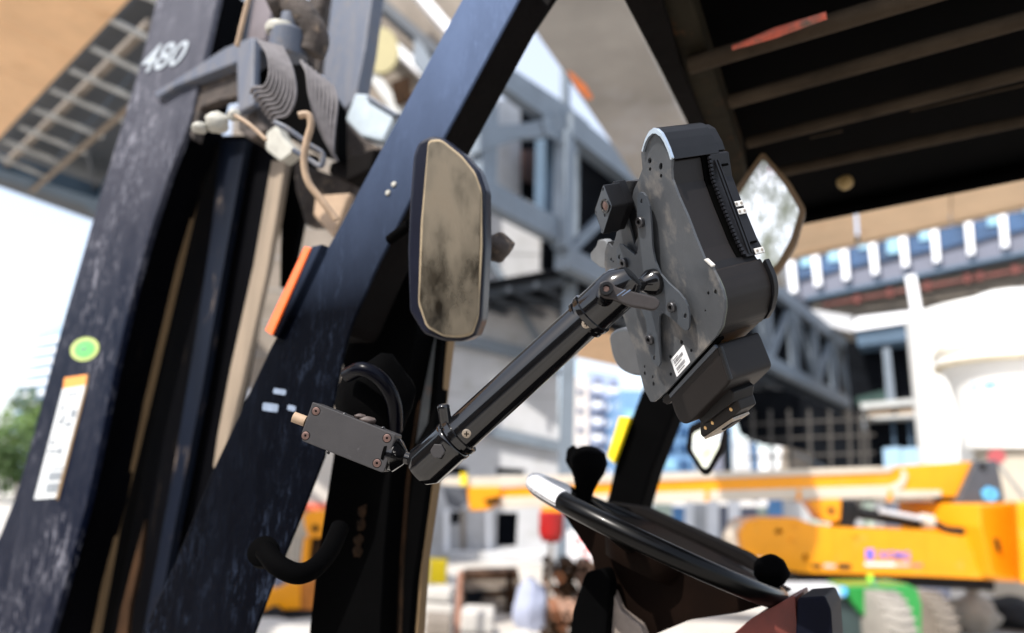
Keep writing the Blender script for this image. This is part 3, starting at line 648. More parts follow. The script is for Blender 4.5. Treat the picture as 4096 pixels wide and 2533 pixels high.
for x in (2822, 3190, 3555): prism(t, 'boom_clamp', [(x, 1960), (x + 14, 1960), (x + 14, 2006), (x, 2006)], BL, .1, lift_yellow2, off=-.05)
prism(t, 'boom_head', [(1868, 1946), (2005, 1946), (2005, 2000), (1965, 2040), (1878, 2046)], BL, .45, lift_yellow2, off=-.06, bevel=.02)
prism(t, 'boom_slot', [(1935, 2000), (2000, 1985), (2000, 2010), (1950, 2018)], BL, .05, rust, off=-.09)
prism(t, 'yellow_clip', [(1842, 1892), (1866, 1894), (1866, 1942), (1842, 1942)], BL, .1, yellow_strip, off=-.1)
prism(t, 'platform_bracket', [(1768, 1948), (1870, 1952), (1870, 2010), (1830, 2040), (1790, 2020)], BL, .3, charcoal, off=-.02)
prism(t, 'boom_foot', [(2165, 2028), (2240, 2026), (2250, 2062), (2175, 2060)], BL, .3, lift_yellow, off=-.05)
prism(t, 'knuckle', [(3906, 1846), (3990, 1842), (4020, 1995), (4016, 2012), (3918, 2020), (3925, 2108), (3880, 2150), (3840, 2140), (3808, 2115), (3832, 2010)], BL, .6, charcoal, off=-.1, bevel=.015)
for x in (3330, 3560, 3700): prism(t, 'panel_seam', [(x, 2112 + (x - 3330) * .03), (x + 5, 2112 + (x - 3330) * .03), (x + 9, 2290), (x + 4, 2290)], BL, .004, lift_yellow2, off=-.256)
prism(t, 'pivot_bolt', circ(3935, 1865, 12), BL, .05, rubber, off=-.14)
em = prism(t, 'blue_emblem', circ(3962, 1977, 36, 30, 6, .3), BL, .02, sky_blue, off=-.125, holes=[circ(3962, 1978, 11, 9, 6, .3)])
prism(t, 'lower_boom', [(2989, 2085), (3055, 2073), (3186, 2073), (3269, 2103), (3436, 2115), (3704, 2121), (3853, 2145), (3924, 2109), (3985, 2320), (3700, 2306), (3198, 2291), (3126, 2276), (3070, 2225), (3007, 2234), (2971, 2193), (2962, 2130)], BL, .55, lift_yellow, off=-.25, bevel=.02,
      holes=[circ(3116, 2127, 16, 11), circ(3222, 2232, 10, 16)])
prism(t, 'hole_backing', [(3090, 2105), (3250, 2105), (3250, 2260), (3090, 2200)], BL, .05, rubber, off=-.1)
prism(t, 'end_cap', [(2930, 2150), (2962, 2090), (3000, 2074), (2996, 2235), (2968, 2240), (2940, 2200)], BL, .5, cream, off=-.1, bevel=.02)
for (a, b, m) in (((3248, 2256), (3286, 2274), rubber), ((3296, 2256), (3342, 2272), steel_pale), ((3352, 2256), (3405, 2278), rubber)):
    prism(t, 'slot', rrect([a, (b[0], a[1] + 2), b, (a[0], b[1] - 2)], 8), BL, .02, m, off=-.262)
text(t, 'lettering', 'XCMG', [(3512, 2203), (3640, 2207), (3640, 2240), (3512, 2236)], logo_blue, BL, -.262)
prism(t, 'logo_mark', [(3464, 2196), (3496, 2197), (3496, 2238), (3464, 2237)], BL, .006, logo_blue, off=-.262, holes=[[(3472, 2204), (3488, 2205), (3480, 2218)], [(3472, 2232), (3488, 2232), (3480, 2222)]])
prism(t, 'pale_stripe', [(3460, 2250), (3582, 2252), (3582, 2266), (3460, 2264)], BL, .006, label_white, off=-.262)
prism(t, 'grey_stripe', [(3584, 2252), (3640, 2253), (3640, 2267), (3584, 2266)], BL, .006, steel_pale, off=-.262)
prism(t, 'pink_stripe', [(3644, 2254), (3690, 2255), (3690, 2267), (3644, 2267)], BL, .006, pink_sign, off=-.262)
for x, y in ((3172, 2158), (3186, 2104), (3420, 2140)): prism(t, 'pin', circ(x, y, 9), BL, .03, lift_yellow2, off=-.275)
prism(t, 'lug', [(3232, 2004), (3368, 1996), (3362, 2085), (3325, 2092), (3285, 2078)], BL, .3, lift_yellow2, off=-.1, bevel=.02)
prism(t, 'lug_pin', circ(3326, 2042, 12), BL, .03, rubber, off=-.13)
prism(t, 'linkage', [(3368, 1998), (3425, 2004), (3436, 2060), (3410, 2120), (3362, 2110), (3360, 2086)], BL, .3, rubber, off=-.05)
tube(t, 'ram_cylinder', [PN(3430, 2052, *WY(9.9)), PN(3680, 2088, *WY(9.9))], .085, rubber, n=16)
tube(t, 'ram_rod', [PN(3520, 2044, *WY(9.75)), PN(3690, 2076, *WY(9.75))], .035, glint_and_rod, n=12)
lathe(t, 'ram_cap', PN(3680, 2082, *WY(9.85)), Vector((1, 0, -.1)), [(0, .06), (.02, .1), (.16, .1), (.2, .06)], cream, n=20)
tube(t, 'hose', spline([PN(3730, 2086, *WY(9.8)), PN(3790, 2120, *WY(9.8)), PN(3870, 2125, *WY(9.8))]), .05, rubber)
prism(t, 'turntable_front', [(3918, 2020), (4062, 2010), (4080, 2330), (4000, 2326), (3975, 2312), (3925, 2110)], WAZ(-25, 3990, 2150, 9.3), 1.2, lift_yellow2, bevel=.02)
prism(t, 'turntable_side', [(4064, 2008), (4250, 2000), (4260, 2345), (4084, 2334)], WAZ(30, 4066, 2150, 9.0), 1.2, lift_yellow, bevel=.02)
prism(t, 'cover_handle', rrect([(3982, 2155), (3994, 2155), (4006, 2205), (3996, 2208)], 5), WAZ(-25, 3990, 2150, 9.3), .03, rust, off=-.03)
prism(t, 'chassis', [(3186, 2296), (3700, 2312), (3980, 2326), (3976, 2365), (3700, 2350), (3200, 2348)], BL, .9, rubber, off=-.05)
for dx in (3260,):
    wc = ground_under(PN(dx, 2300, *WY(11))) + Vector((0, 0, .42))
    w = lathe(t, 'wheel', wc, Vector((0, 1, 0)), [(-.18, .3), (-.17, .42), (.17, .42), (.18, .3)], rubber, n=28)
    lathe(t, 'rim', wc + Vector((0, -.19, 0)), Vector((0, -1, 0)), [(0, .24), (.02, .22), (.02, .08), (.05, .07), (.05, 0)], cream, parent=w, n=20)

# ---- green machine
GP = WY(8.2); t = T('green_loader', 'small bright green machine with dusty grey tyres under the boom', 'loader', ground_under(PN(3550, 2500, *GP)))
prism(t, 'fender', [(3385, 2346), (3640, 2340), (3672, 2358), (3690, 2420), (3688, 2560), (3628, 2560), (3628, 2500), (3612, 2390), (3590, 2375), (3490, 2375), (3472, 2400), (3478, 2470), (3452, 2462), (3410, 2410)], GP, .5, green_paint, bevel=.02)
prism(t, 'white_panel', [(3120, 2346), (3372, 2348), (3378, 2392), (3140, 2384)], GP, .4, concrete_white, bevel=.02)
prism(t, 'body', [(3150, 2386), (3400, 2395), (3470, 2470), (3480, 2600), (3150, 2600)], GP, .6, M_('dark green grey casing', (.03, .05, .05), rough=.6, var=.4, scale=4), off=.1)
prism(t, 'blue_tag', circ(3376, 2366, 14, 20), GP, .02, sky_blue, off=-.02)
prism(t, 'lime_marker', [(3478, 2300), (3492, 2300), (3492, 2330), (3478, 2330)], GP, .05, M_('lime', (.3, .7, .05), rough=.5))
def front_tyre(x, r, w, y, m, name='tyre'):
    c0 = PN(x, 2375, *WY(y)); zc = c0.z - r; cc = Vector((c0.x, c0.y + .1, max(zc, r)))
    ty = lathe(t, name, cc - Vector((w / 2, 0, 0)), Vector((1, 0, 0)), [(0, r * .6), (.01, r * .92), (w * .2, r), (w * .8, r), (w - .01, r * .92), (w, r * .6)], m, n=36)
    for k_ in range(22):
        a = k_ / 22 * 2 * math.pi
        for s in (-1, 1):
            q = Vector((0, -math.cos(a), math.sin(a))); tg = Vector((0, math.sin(a), math.cos(a)))
            A = cc + q * r * 1.0 + Vector((s * w * .02, 0, 0)) ; B = cc + q * r * .985 + Vector((s * w * .46, 0, 0)) + tg * .05
            bar(t, 'tread_lug', A, B, .035, .05, m, up=q, parent=ty)
front_tyre(3548, .36, .33, 8.0, tyre_dusty)
front_tyre(3728, .38, .26, 8.9, concrete_brown)
lathe(t, 'rim', ground_under(PN(3300, 2500, *WY(8))) + Vector((0, 0, .3)), Vector((0, -1, 0)), [(0, .25), (.05, .25), (.06, .1), (.1, .1)], rubber, n=20)

# ---- ground clutter, right
def sack(label, x, y, d, rx, rz, m, seed, name='sack', cat='sack', group=None, ry=None):
    p = ground_under(P(x, y, d)); t = T(name, label, cat, p, group)
    blob(t, 'bag', p + Vector((0, 0, rz * .85)), rx, ry or rx * .7, rz, m, seed); return t
s = sack('bulging grey brown sack on the ground under the amber turntable', 3895, 2460, 10.4, .36, .3, sack_grey, 4)
lathe(s, 'neck', s.loc + Vector((0, 0, .48)), Vector((.1, 0, 1)), [(0, .12), (.08, .06), (.16, .11)], sack_grey, n=14)
sack('darker lump of debris right of the grey brown sack', 4050, 2470, 10.8, .5, .26, rubber, 5, 'debris_heap', 'debris')
sack('low rubble mound between green machine and sack', 3790, 2440, 11.2, .3, .2, concrete_brown, 6, 'debris_heap', 'debris')
tt = T('pale_blue_sheet', 'pale blue sheet hanging below the lower boom', 'sheet', ground_under(P(3720, 2400, 11.5)))
prism(tt, 'panel', [(3690, 2315), (3800, 2318), (3800, 2440), (3700, 2440)], WY(11.4), .05, M_('pale lilac sheet', (.5, .58, .78), rough=.7, var=.1))
tt = T('ground_cable', 'thin dark cable lying in loops on the pale ground at lower right', 'cable', ground_under(P(3900, 2500, 9)))
tube(tt, 'cable_run', spline([PZ(3700, 2560, .02), PZ(3790, 2500, .02), PZ(3880, 2475, .02), PZ(3990, 2490, .02), PZ(4150, 2470, .02)]), .018, rubber, n=6)
tube(tt, 'cable_run', spline([PZ(3760, 2560, .02), PZ(3860, 2520, .02), PZ(4000, 2520, .02), PZ(4150, 2540, .02)]), .02, concrete_brown, n=6)

# ---- centre low clutter
CP = WY(11.5)
t = T('timber_shelter', 'brown timber and rubble pile under the ledge of the concrete tower', 'timber pile', ground_under(PN(1960, 2400, *CP)))
prism(t, 'back_board', [(1850, 2290), (2070, 2284), (2110, 2460), (2120, 2470), (1845, 2470)], CP, .5, rock)
for i in range(7):
    prism(t, 'plank', [(1858, 2302 + i * 23), (2075 + i * 6, 2296 + i * 24), (2078 + i * 6, 2312 + i * 24), (1858, 2318 + i * 23)], WY(11.3 - .03 * i), .06, concrete_brown if i % 3 else rust)
prism(t, 'dark_gap', [(1862, 2370), (1940, 2362), (1925, 2412), (1862, 2418)], WY(11.05), .03, void)
prism(t, 'rust_post', [(2028, 2280), (2052, 2280), (2062, 2480), (2022, 2480)], WY(11), .08, rust)
def block_stack(label, x0, x1, ytop, d, dep, m, rows, seed, group=None, name='block_stack', cat='stack', pname='block'):
    rn_ = random.Random(seed); a = PN(x0, ytop, *WY(d)); b = PN(x1, ytop, *WY(d)); t_ = T(name, label, cat, Vector(((a.x + b.x) / 2, d + dep / 2, 0)), group)
    h = a.z / rows; w = b.x - a.x
    for q in range(rows):
        n = 2 if w > .5 else 1
        for c in range(n):
            cx_ = a.x + w * (c + .5) / n + rn_.uniform(-.03, .03); hw = w / n / 2 * rn_.uniform(.86, .97); an = rn_.uniform(-.1, .1)
            V = []
            for zz in (q * h + .004, (q + 1) * h - .008):
                for sx, sy in ((-1, -1), (1, -1), (1, 1), (-1, 1)):
                    px_, py_ = sx * hw, sy * dep / 2
                    V.append(Vector((cx_ + px_ * math.cos(an) - py_ * math.sin(an), d + dep / 2 + px_ * math.sin(an) + py_ * math.cos(an), zz + rn_.uniform(-.01, .01))))
            add(t_, pname, V, [[0, 1, 2, 3], [4, 5, 6, 7], [0, 1, 5, 4], [1, 2, 6, 5], [2, 3, 7, 6], [3, 0, 4, 7]], m, bevel=.04, segs=3)
    return t_
block_stack('tall stack of white foam blocks behind the tan strip', 1672, 1822, 2352, 8.9, .5, sack_white, 4, 1)
block_stack('low pair of cream bags lying in front of the brown timber', 1846, 1992, 2440, 8.3, .5, sack_white, 2, 2)
block_stack('grey blocks at the bottom edge left of the rusty post', 1690, 1800, 2470, 7.6, .4, concrete_brown, 3, 4)
sack('lilac white sack between timber and rusty pipe ends', 2120, 2440, 9.3, .22, .36, MATS['lilac board'], 14)
sack('small cream sack at the bottom edge left of the rusty pipe ends', 2090, 2550, 8.0, .2, .14, sack_white, 15)
t = T('yellow_crate', 'small yellow crate standing on pale sacks right of the tan strip', 'crate', PZ(1740, 2420, .3))
pc = WY(t.loc.y)
prism(t, 'front', [(1712, 2240), (1784, 2244), (1778, 2352), (1702, 2352)], pc, .3, yellow_strip, bevel=.01)
prism(t, 'pale_label', [(1700, 2246), (1722, 2246), (1716, 2348), (1692, 2348)], pc, .02, M_('cream yellow', (.75, .62, .3), rough=.6), off=-.025)
t = T('rusty_post', 'thin rusty post standing among the white sacks', 'post', ground_under(PN(1830, 2450, *WY(8))))
prism(t, 'post_shaft', [(1832, 2285), (1850, 2285), (1838, 2560), (1812, 2560)], WY(8), .05, M_('pinkish rust', (.3, .15, .1), rough=.9, var=.3, scale=8))
t = T('red_bucket', 'deep red bucket shaped lamp cover hanging under the boom on a pole', 'bucket', ground_under(PN(2200, 2200, *WY(9.6))))
pp = PN(2203, 2168, *WY(9.6))
lathe(t, 'bucket', pp, Vector((0, 0, 1)), [(0, .1), (.02, .13), (.12, .17), (.38, .17), (.4, .15)], red_plastic, n=28)
tube(t, 'pole', [pp, ground_under(pp)], .025, concrete_brown); bar(t, 'backing', pp + Vector((-.2, .05, .05)), pp + Vector((-.2, .05, .4)), .04, .05, rubber)
prism(t, 'cap', [(2168, 2040), (2242, 2040), (2240, 2062), (2172, 2062)], WY(9.5), .25, lift_yellow)
def pipe_stack(label, x0, ytop, d, cols_, rows, rr, seed):
    rn_ = random.Random(seed); a = PN(x0, ytop, *WY(d)); t_ = T('pipe_stack', label, 'pipe stack', Vector((a.x + cols_ * rr, d + .4, 0)), 'stacks of rusty pipe ends')
    ms = [rust, M_('orange rust', (.2, .075, .03), rough=.9, var=.4, scale=9), M_('pale rust', (.26, .15, .1), rough=.9, var=.4, scale=9), rock]
    z0_ = max(a.z - rows * rr * 2, 0)
    for q in range(rows):
        for c in range(cols_):
            p = Vector((a.x + (c + .5 + (q % 2) * .4) * rr * 2, d + rn_.uniform(0, .12), z0_ + (q + .5) * rr * 1.92))
            r0 = rr * rn_.uniform(.86, .99)
            lathe(t_, 'pipe', p, Vector((rn_.uniform(-.06, .06), 1, 0)), [(.9, r0 * .7), (.02, r0 * .7), (0, r0 * .74), (0, r0), (.9, r0)], rn_.choice(ms), n=12)
    if z0_ > .05:
        for sx in (.1, .9): prism3(t_, 'bearer', [[Vector((a.x + cols_ * rr * 2 * sx - .06, d, 0)), Vector((a.x + cols_ * rr * 2 * sx + .06, d, 0)), Vector((a.x + cols_ * rr * 2 * sx + .06, d, z0_)), Vector((a.x + cols_ * rr * 2 * sx - .06, d, z0_))]], Vector((0, .8, 0)), rock)
pipe_stack('higher stack of rusty pipe ends below the red bucket', 2176, 2280, 10.2, 5, 6, .075, 4)
pipe_stack('lower stack of rusty pipe ends at the bottom edge beside the black lever', 2190, 2440, 8.6, 5, 4, .065, 9)
t = T('striped_barrier', 'small red and white barrier posts behind the steering wheel', 'barrier', ground_under(PN(2320, 2300, *WY(13))))
for k_, (x, y) in enumerate([(2312, 2165), (2340, 2205), (2345, 2240)]): prism(t, 'red_mark', circ(x, y, 15, 14, 10), WY(13 - k_ * .2), .05, pink_sign)
prism(t, 'white_board', [(2270, 2120), (2360, 2150), (2380, 2270), (2270, 2270)], WY(13.3), .05, white_paint)

# ---- gap on the left: cream wall and yellow machine
t = T('cream_wall', 'cream rendered wall with a red stripe seen through the gap below the clamp', 'wall', ground_under(PN(1270, 2000, *WY(13))))
prism(t, 'wall_face', [(980, 1780), (1420, 1780), (1420, 2022), (980, 2010)], WY(13), .3, M_('cream render', (.5, .46, .41), rough=.85, var=.06, scale=1))
prism(t, 'red_stripe', [(980, 2014), (1420, 2014), (1420, 2042), (980, 2040)], WY(12.95), .3, red_paint)
prism(t, 'lower_face', [(980, 2042), (1420, 2044), (1420, 2540), (980, 2540)], WY(13.05), .3, M_('tan render', (.42, .36, .28), rough=.9, var=.2, scale=1))
for i in range(8): prism(t, 'stain_panel', [(1160 + i * 18, 2140 + i * 6), (1170 + i * 18, 2140 + i * 6), (1164 + i * 18, 2250), (1154 + i * 18, 2250)], WY(12.94), .04, cream)
t = T('yellow_machine', 'orange yellow machine body seen between the two black posts', 'machine', ground_under(PN(1200, 2400, *WY(8.5))))
YM = WY(8.5)
prism(t, 'upper_body', [(1212, 2062), (1240, 2044), (1330, 2040), (1320, 2152), (1236, 2152), (1218, 2110)], YM, .4, lift_yellow2, bevel=.01)
prism(t, 'pin', circ(1260, 2114, 14), YM, .03, rust, off=-.03)
prism(t, 'mast_part', [(1216, 2150), (1290, 2152), (1270, 2270), (1204, 2262)], YM, .3, rust, off=.05); prism(t, 'mast_edge', [(1216, 2152), (1240, 2152), (1228, 2262), (1204, 2258)], YM, .1, lift_yellow2, off=-.02)
prism(t, 'lower_body', [(1060, 2356), (1110, 2352), (1150, 2330), (1200, 2330), (1198, 2438), (1050, 2444)], YM, .4, lift_yellow, bevel=.02)
prism(t, 'side_body', [(1200, 2330), (1270, 2320), (1270, 2440), (1200, 2438)], YM, .4, M_('brown orange', (.4, .13, .01), rough=.6, var=.3, scale=5), off=.04)
prism(t, 'grey_hood', [(1090, 2310), (1200, 2326), (1150, 2352), (1100, 2355)], YM, .3, spandrel, off=.03)
prism(t, 'skirt', [(1040, 2440), (1270, 2440), (1270, 2470), (1040, 2490)], YM, .4, rubber, off=.05)
lathe(t, 'wheel', PN(1085, 2472, *WY(8.3)), Vector((0, 1, 0)), [(0, .06), (.02, .11), (.12, .11), (.14, .06)], rubber, n=20)
t = T('pale_slab', 'pale broken slab lying at the bottom of the left gap', 'slab', ground_under(PN(1100, 2540, *WY(7))))
blob(t, 'slab_body', PN(1110, 2520, *WY(7.6)) + Vector((0, 0, -.05)), .5, .4, .14, sack_white, 3)

# ---- background pieces behind mast / between mast and leg
t = T('concrete_pier', 'grey brown concrete pier between the beige strip and the guard leg', 'pier', ground_under(PN(1150, 1500, *WY(14))))
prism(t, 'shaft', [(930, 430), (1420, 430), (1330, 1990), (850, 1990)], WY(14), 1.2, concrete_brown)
for i in range(10): prism(t, 'joint', [(930, 500 + i * 130), (1420, 520 + i * 130), (1420, 526 + i * 130), (930, 506 + i * 130)], WY(13.985), .01, concrete_grey)
for y in (1300, 1560): prism(t, 'pale_patch', [(990, y), (1015, y), (1005, y + 110), (985, y + 110)], WY(13.9), .05, white_paint)
t = T('grey_stair_block', 'dark floors and white slanting beams of the building behind the mast head', 'building', ground_under(PN(1600, 300, *WY(20))))
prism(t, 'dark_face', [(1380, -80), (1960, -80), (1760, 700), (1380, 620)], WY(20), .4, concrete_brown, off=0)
bar(t, 'white_beam', PN(1440, 60, *WY(19.5)), PN(1720, 320, *WY(19.5)), .22, .3, white_paint)
bar(t, 'grey_beam', PN(1430, -60, *WY(19.2)), PN(1760, 230, *WY(19.2)), .5, .3, steel_dark)
bar(t, 'white_beam', PN(1620, -80, *WY(19)), PN(1800, 130, *WY(19)), .35, .3, white_paint)
bar(t, 'grey_beam', PN(1480, 280, *WY(19)), PN(1640, 520, *WY(19)), .18, .3, steel_pale)
prism(t, 'round_lamp', circ(1520, 200, 74, 92, 24), WY(18.8), .2, M_('olive yellow disc', (.33, .29, .15), rough=.7, var=.1))
prism(t, 'rust_panel', [(1560, 330), (1640, 300), (1650, 400), (1580, 420)], WY(18.7), .1, rust)
prism(t, 'steel_frame', [(1660, 150), (1700, 190), (1800, 380), (1780, 420), (1650, 240)], WY(18.6), .2, steel_blue)

# ================================================================== FORKLIFT
FK = T('forklift', 'black forklift with navy mast and overhead guard seen from its side', 'forklift', ground_under(P(2300, 2300, 1.6)))
R = FK
def fk(name, pts, c, th, m, **k): return prism(R, name, pts, SIDE(c), th, m, **k)
# mast outer channel
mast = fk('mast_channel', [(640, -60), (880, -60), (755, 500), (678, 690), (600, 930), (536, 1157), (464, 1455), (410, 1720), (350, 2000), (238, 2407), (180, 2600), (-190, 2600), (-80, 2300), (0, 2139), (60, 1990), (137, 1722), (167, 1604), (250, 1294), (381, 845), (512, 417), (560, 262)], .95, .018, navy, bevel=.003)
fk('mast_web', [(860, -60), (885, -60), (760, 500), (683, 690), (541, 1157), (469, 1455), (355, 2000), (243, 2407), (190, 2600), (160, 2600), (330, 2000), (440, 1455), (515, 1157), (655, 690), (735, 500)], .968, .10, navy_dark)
fk('mast_edge', [(772, 790), (782, 790), (575, 1663), (465, 2109), (375, 2600), (355, 2600), (452, 2109), (562, 1663)], 1.06, .012, tan_edge)
fk('mast_rear_web', [(740, 560), (940, 560), (800, 1400), (680, 2100), (600, 2600), (300, 2600), (430, 2100), (550, 1660), (690, 1000)], 1.18, .02, deep_black)
inn = fk('inner_mast', [(830, 540), (1110, 540), (1075, 1000), (960, 1600), (860, 2000), (770, 2600), (430, 2600), (600, 1750), (760, 1000)], 1.10, .02, navy_dark, bevel=.003)
fk('inner_flange', [(880, 560), (985, 560), (905, 1000), (800, 1600), (700, 2100), (610, 2600), (560, 2600), (690, 1900), (790, 1300), (850, 900)], 1.06, .02, M_('inner mast blue', (.003, .005, .011), rough=.45, spec=.18, var=.4, scale=8, dust=((.13, .1, .08), .16, 26, .9), stretch=(1.5, 1.5, .35)))
fk('mast_edge', [(560, 2150), (580, 2080), (560, 2250), (520, 2420), (500, 2600), (455, 2600), (480, 2450), (545, 2200)], 1.04, .01, rust)
hs = fk('hose_guard', [(1085, 640), (1140, 640), (1112, 820), (1065, 1100), (975, 1500), (905, 1790), (862, 1880), (850, 1870), (870, 1730), (918, 1480), (1012, 1060)], 1.0, .016, beige_hose, bevel=.004)
fk('hose_guard', [(1112, 640), (1148, 640), (1100, 930), (1088, 960), (1065, 1095)], 1.03, .016, beige_hose)
# black gap between
fk('carriage_plate', [(1130, 600), (1260, 620), (1200, 900), (1150, 1150), (1120, 1150)], 1.2, .02, deep_black)
# stickers on the mast
st = fk('warning_sticker', [(258, 1512), (350, 1498), (345, 1540), (252, 1556)], .948, .0015, plaque_orange)
st2 = fk('warning_sticker', [(250, 1556), (345, 1540), (222, 1992), (136, 1998)], .9481, .0015, plaque_white)
fk('sticker_edge', [(347, 1500), (355, 1498), (345, 1560), (232, 2000), (222, 1994), (340, 1545)], .9475, .001, tan_edge, parent=st2)
for i, (x, y, w, h) in enumerate([(270, 1574, 44, 7), (246, 1620, 10, 24), (250, 1660, 14, 14), (284, 1640, 22, 30), (236, 1680, 20, 14), (262, 1690, 26, 14), (205, 1760, 14, 20), (196, 1800, 46, 10), (236, 1790, 14, 26), (210, 1870, 50, 6), (196, 1890, 50, 30), (186, 1935, 50, 34)]):
    fk('sticker_print', [(x, y), (x + w, y - 3), (x + w - 5, y + h), (x - 5, y + h + 3)], .9470, .001, M_('faded print', (.2, .22, .24), rough=.6, var=.3, scale=80), parent=st2)
gs = fk('green_sticker', circ(338, 1397, 58, 46, 28, -.35), .948, .0012, sticker_rim)
fk('sticker_centre', circ(338, 1397, 42, 33, 28, -.35), .9468, .001, sticker_green, parent=gs)
text(R, 'sticker_text', 'QC', [(322, 1388), (356, 1380), (354, 1404), (320, 1412)], MATS['faded print'], SIDE(.9462), 0, parent=gs)
text(R, 'model_number', '480', [(604, 180), (768, 160), (716, 258), (548, 300)], M_('number paint', (.34, .38, .42), rough=.6, var=.1), SIDE(.947), 0)
# mast head hardware
br = fk('head_bracket', [(612, 372), (700, 320), (900, 190), (1000, 150), (1030, 150), (1035, 190), (945, 250), (700, 345), (630, 390)], .93, .12, dull_blue, bevel=.004)
fk('bracket_web', [(626, 384), (760, 322), (945, 240), (950, 385), (880, 400), (800, 430), (770, 560), (700, 430)], .96, .03, brown_dirt, bevel=.004)
fk('bracket_end', [(944, 168), (1016, 150), (1012, 420), (950, 452)], .90, .02, dull_blue, bevel=.004)
fk('head_block', [(950, 440), (1012, 410), (1060, 520), (1000, 560), (950, 520)], .93, .06, brown_dirt, bevel=.006)
fk('cross_member', [(850, -60), (1000, -60), (960, 190), (900, 200), (790, 260)], 1.12, .03, M_('slate grey steel', (.12, .14, .17), rough=.5, var=.25, scale=6))
tube(R, 'cable', [P(1005, -40, 1.35), P(978, 60, 1.35), P(948, 185, 1.35)], .005, cable_tan)
fk('cross_member', [(1010, -60), (1110, -60), (1060, 160), (990, 160)], 1.14, .03, M_('mauve brown steel', (.12, .1, .11), rough=.6, var=.3, scale=6))
arch = tube(R, 'chain_guard', spline([P(1080, 30, 1.32), P(1150, 10, 1.32), P(1220, 70, 1.3), P(1262, 150, 1.3), P(1245, 215, 1.3)]), .026, brown_dirt, n=14)
tube(R, 'chain_guard', spline([P(1262, 150, 1.33), P(1280, 60, 1.33), P(1310, -40, 1.33)]), .012, brown_dirt, n=10)
ax_ = (P(1150, 180, 1.3) - P(1140, 300, 1.3)).normalized()
lathe(R, 'roller', P(1150, 235, 1.3), ax_, [(0, .03), (.005, .036), (.05, .036), (.06, .02), (.085, .018)], dull_blue, n=28)
lathe(R, 'roller_cap', P(1130, 118, 1.3), ax_, [(-.01, .03), (.0, .032), (.008, .028), (.01, 0)], dirty_white, n=24)
rib_pale = M_('pale grey hose', (.13, .12, .125), rough=.6, spec=.4, var=.3, scale=60)  # paler hose tone, set off against the near-black backing
for i in range(8):   # first ribbed hose bundle
    o = i
    pts = [P(1035 + o * 13, 165 + o * 3, 1.22 + o * .004), P(1070 + o * 14, 215 + o * 9, 1.2), P(1080 + o * 14.5, 290 + o * 13, 1.19), P(1060 + o * 13, 345 + o * 16, 1.19), P(1015 + o * 13, 352 + o * 17, 1.2), P(1005 + o * 12, 372 + o * 17, 1.22)]
    tube(R, 'ribbed_hose', spline(pts, 5), .0031, rib_pale, n=8)
for i in range(8):   # second
    o = i
    pts = [P(1205 + o * 18, 245 + o * 14, 1.25), P(1228 + o * 17, 290 + o * 17, 1.23), P(1238 + o * 14, 370 + o * 22, 1.22), P(1262 + o * 10, 470 + o * 20, 1.22), P(1300 + o * 7, 560 + o * 12, 1.23)]
    tube(R, 'ribbed_hose', spline(pts, 5), .0034, rib_pale, n=8)
fk('hose_backing', [(1012, 170), (1160, 200), (1215, 240), (1290, 330), (1350, 420), (1350, 640), (1240, 600), (1100, 520), (1010, 420)], .99, .03, deep_black)
fk('rear_post', [(1332, -60), (1495, -60), (1460, 200), (1420, 400), (1350, 460), (1290, 440), (1292, 280)], 1.22, .05, dull_blue, bevel=.004)
fk('rear_post', [(1240, -60), (1320, -60), (1270, 290), (1200, 260)], 1.3, .03, brown_dirt)
fk('white_box_beam', [(1420, 372), (1465, 376), (1585, 448), (1528, 566), (1440, 545), (1380, 478)], 1.1, .06, M_('pale grey blue plastic', (.36, .42, .47), rough=.5, var=.15, scale=20), bevel=.006)
fk('white_beam_lip', [(1465, 378), (1590, 452), (1584, 466), (1462, 392)], 1.09, .08, dull_blue, bevel=.003)
fk('tilt_bracket', [(1350, 455), (1440, 545), (1520, 590), (1470, 640), (1370, 640), (1330, 560)], 1.08, .05, brown_dirt, bevel=.006)
fk('tilt_block', [(1320, 650), (1500, 590), (1480, 680), (1385, 725), (1310, 690)], 1.02, .05, roof_lip_m, bevel=.006)
fk('mast_clutter', [(1170, 640), (1300, 690), (1420, 720), (1350, 900), (1220, 900), (1180, 760)], 1.1, .04, brown_dirt, bevel=.006)
fk('mast_clutter', [(1260, 780), (1400, 770), (1330, 950), (1250, 860)], 1.04, .02, cable_tan, bevel=.006)
tube(R, 'clamp_frame', spline([P(1100, 490, 1.2), P(1150, 515, 1.19), P(1240, 580, 1.19), P(1290, 615, 1.19), P(1285, 665, 1.19), P(1240, 640, 1.2), P(1170, 600, 1.2)], 4), .0045, dull_blue, n=8)
fk('junction_box', rrect([(1065, 530), (1105, 500), (1125, 545), (1178, 600), (1120, 645), (1062, 598)], 12), .88, .03, dirty_white, bevel=.006)
blob(R, 'grease_cap', P(868, 492, 1.24), .021, .018, .019, dirty_white, 3, .12); blob(R, 'grease_cap', P(800, 512, 1.24), .015, .012, .011, dirty_white, 5, .12); blob(R, 'grease_cap', P(936, 462, 1.23), .012, .01, .011, dirty_white, 6, .1)
tube(R, 'thin_wire', spline([P(940, 462, 1.22), P(1000, 500, 1.21), P(1065, 560, 1.2)]), .0035, cable_tan, n=8)
tube(R, 'cable', spline([P(1196, 462, 1.15), P(1232, 460, 1.15), P(1244, 500, 1.15), P(1226, 570, 1.15), P(1216, 650, 1.15), P(1234, 730, 1.15), P(1285, 800, 1.15), P(1345, 880, 1.15)]), .0062, cable_tan, n=12)
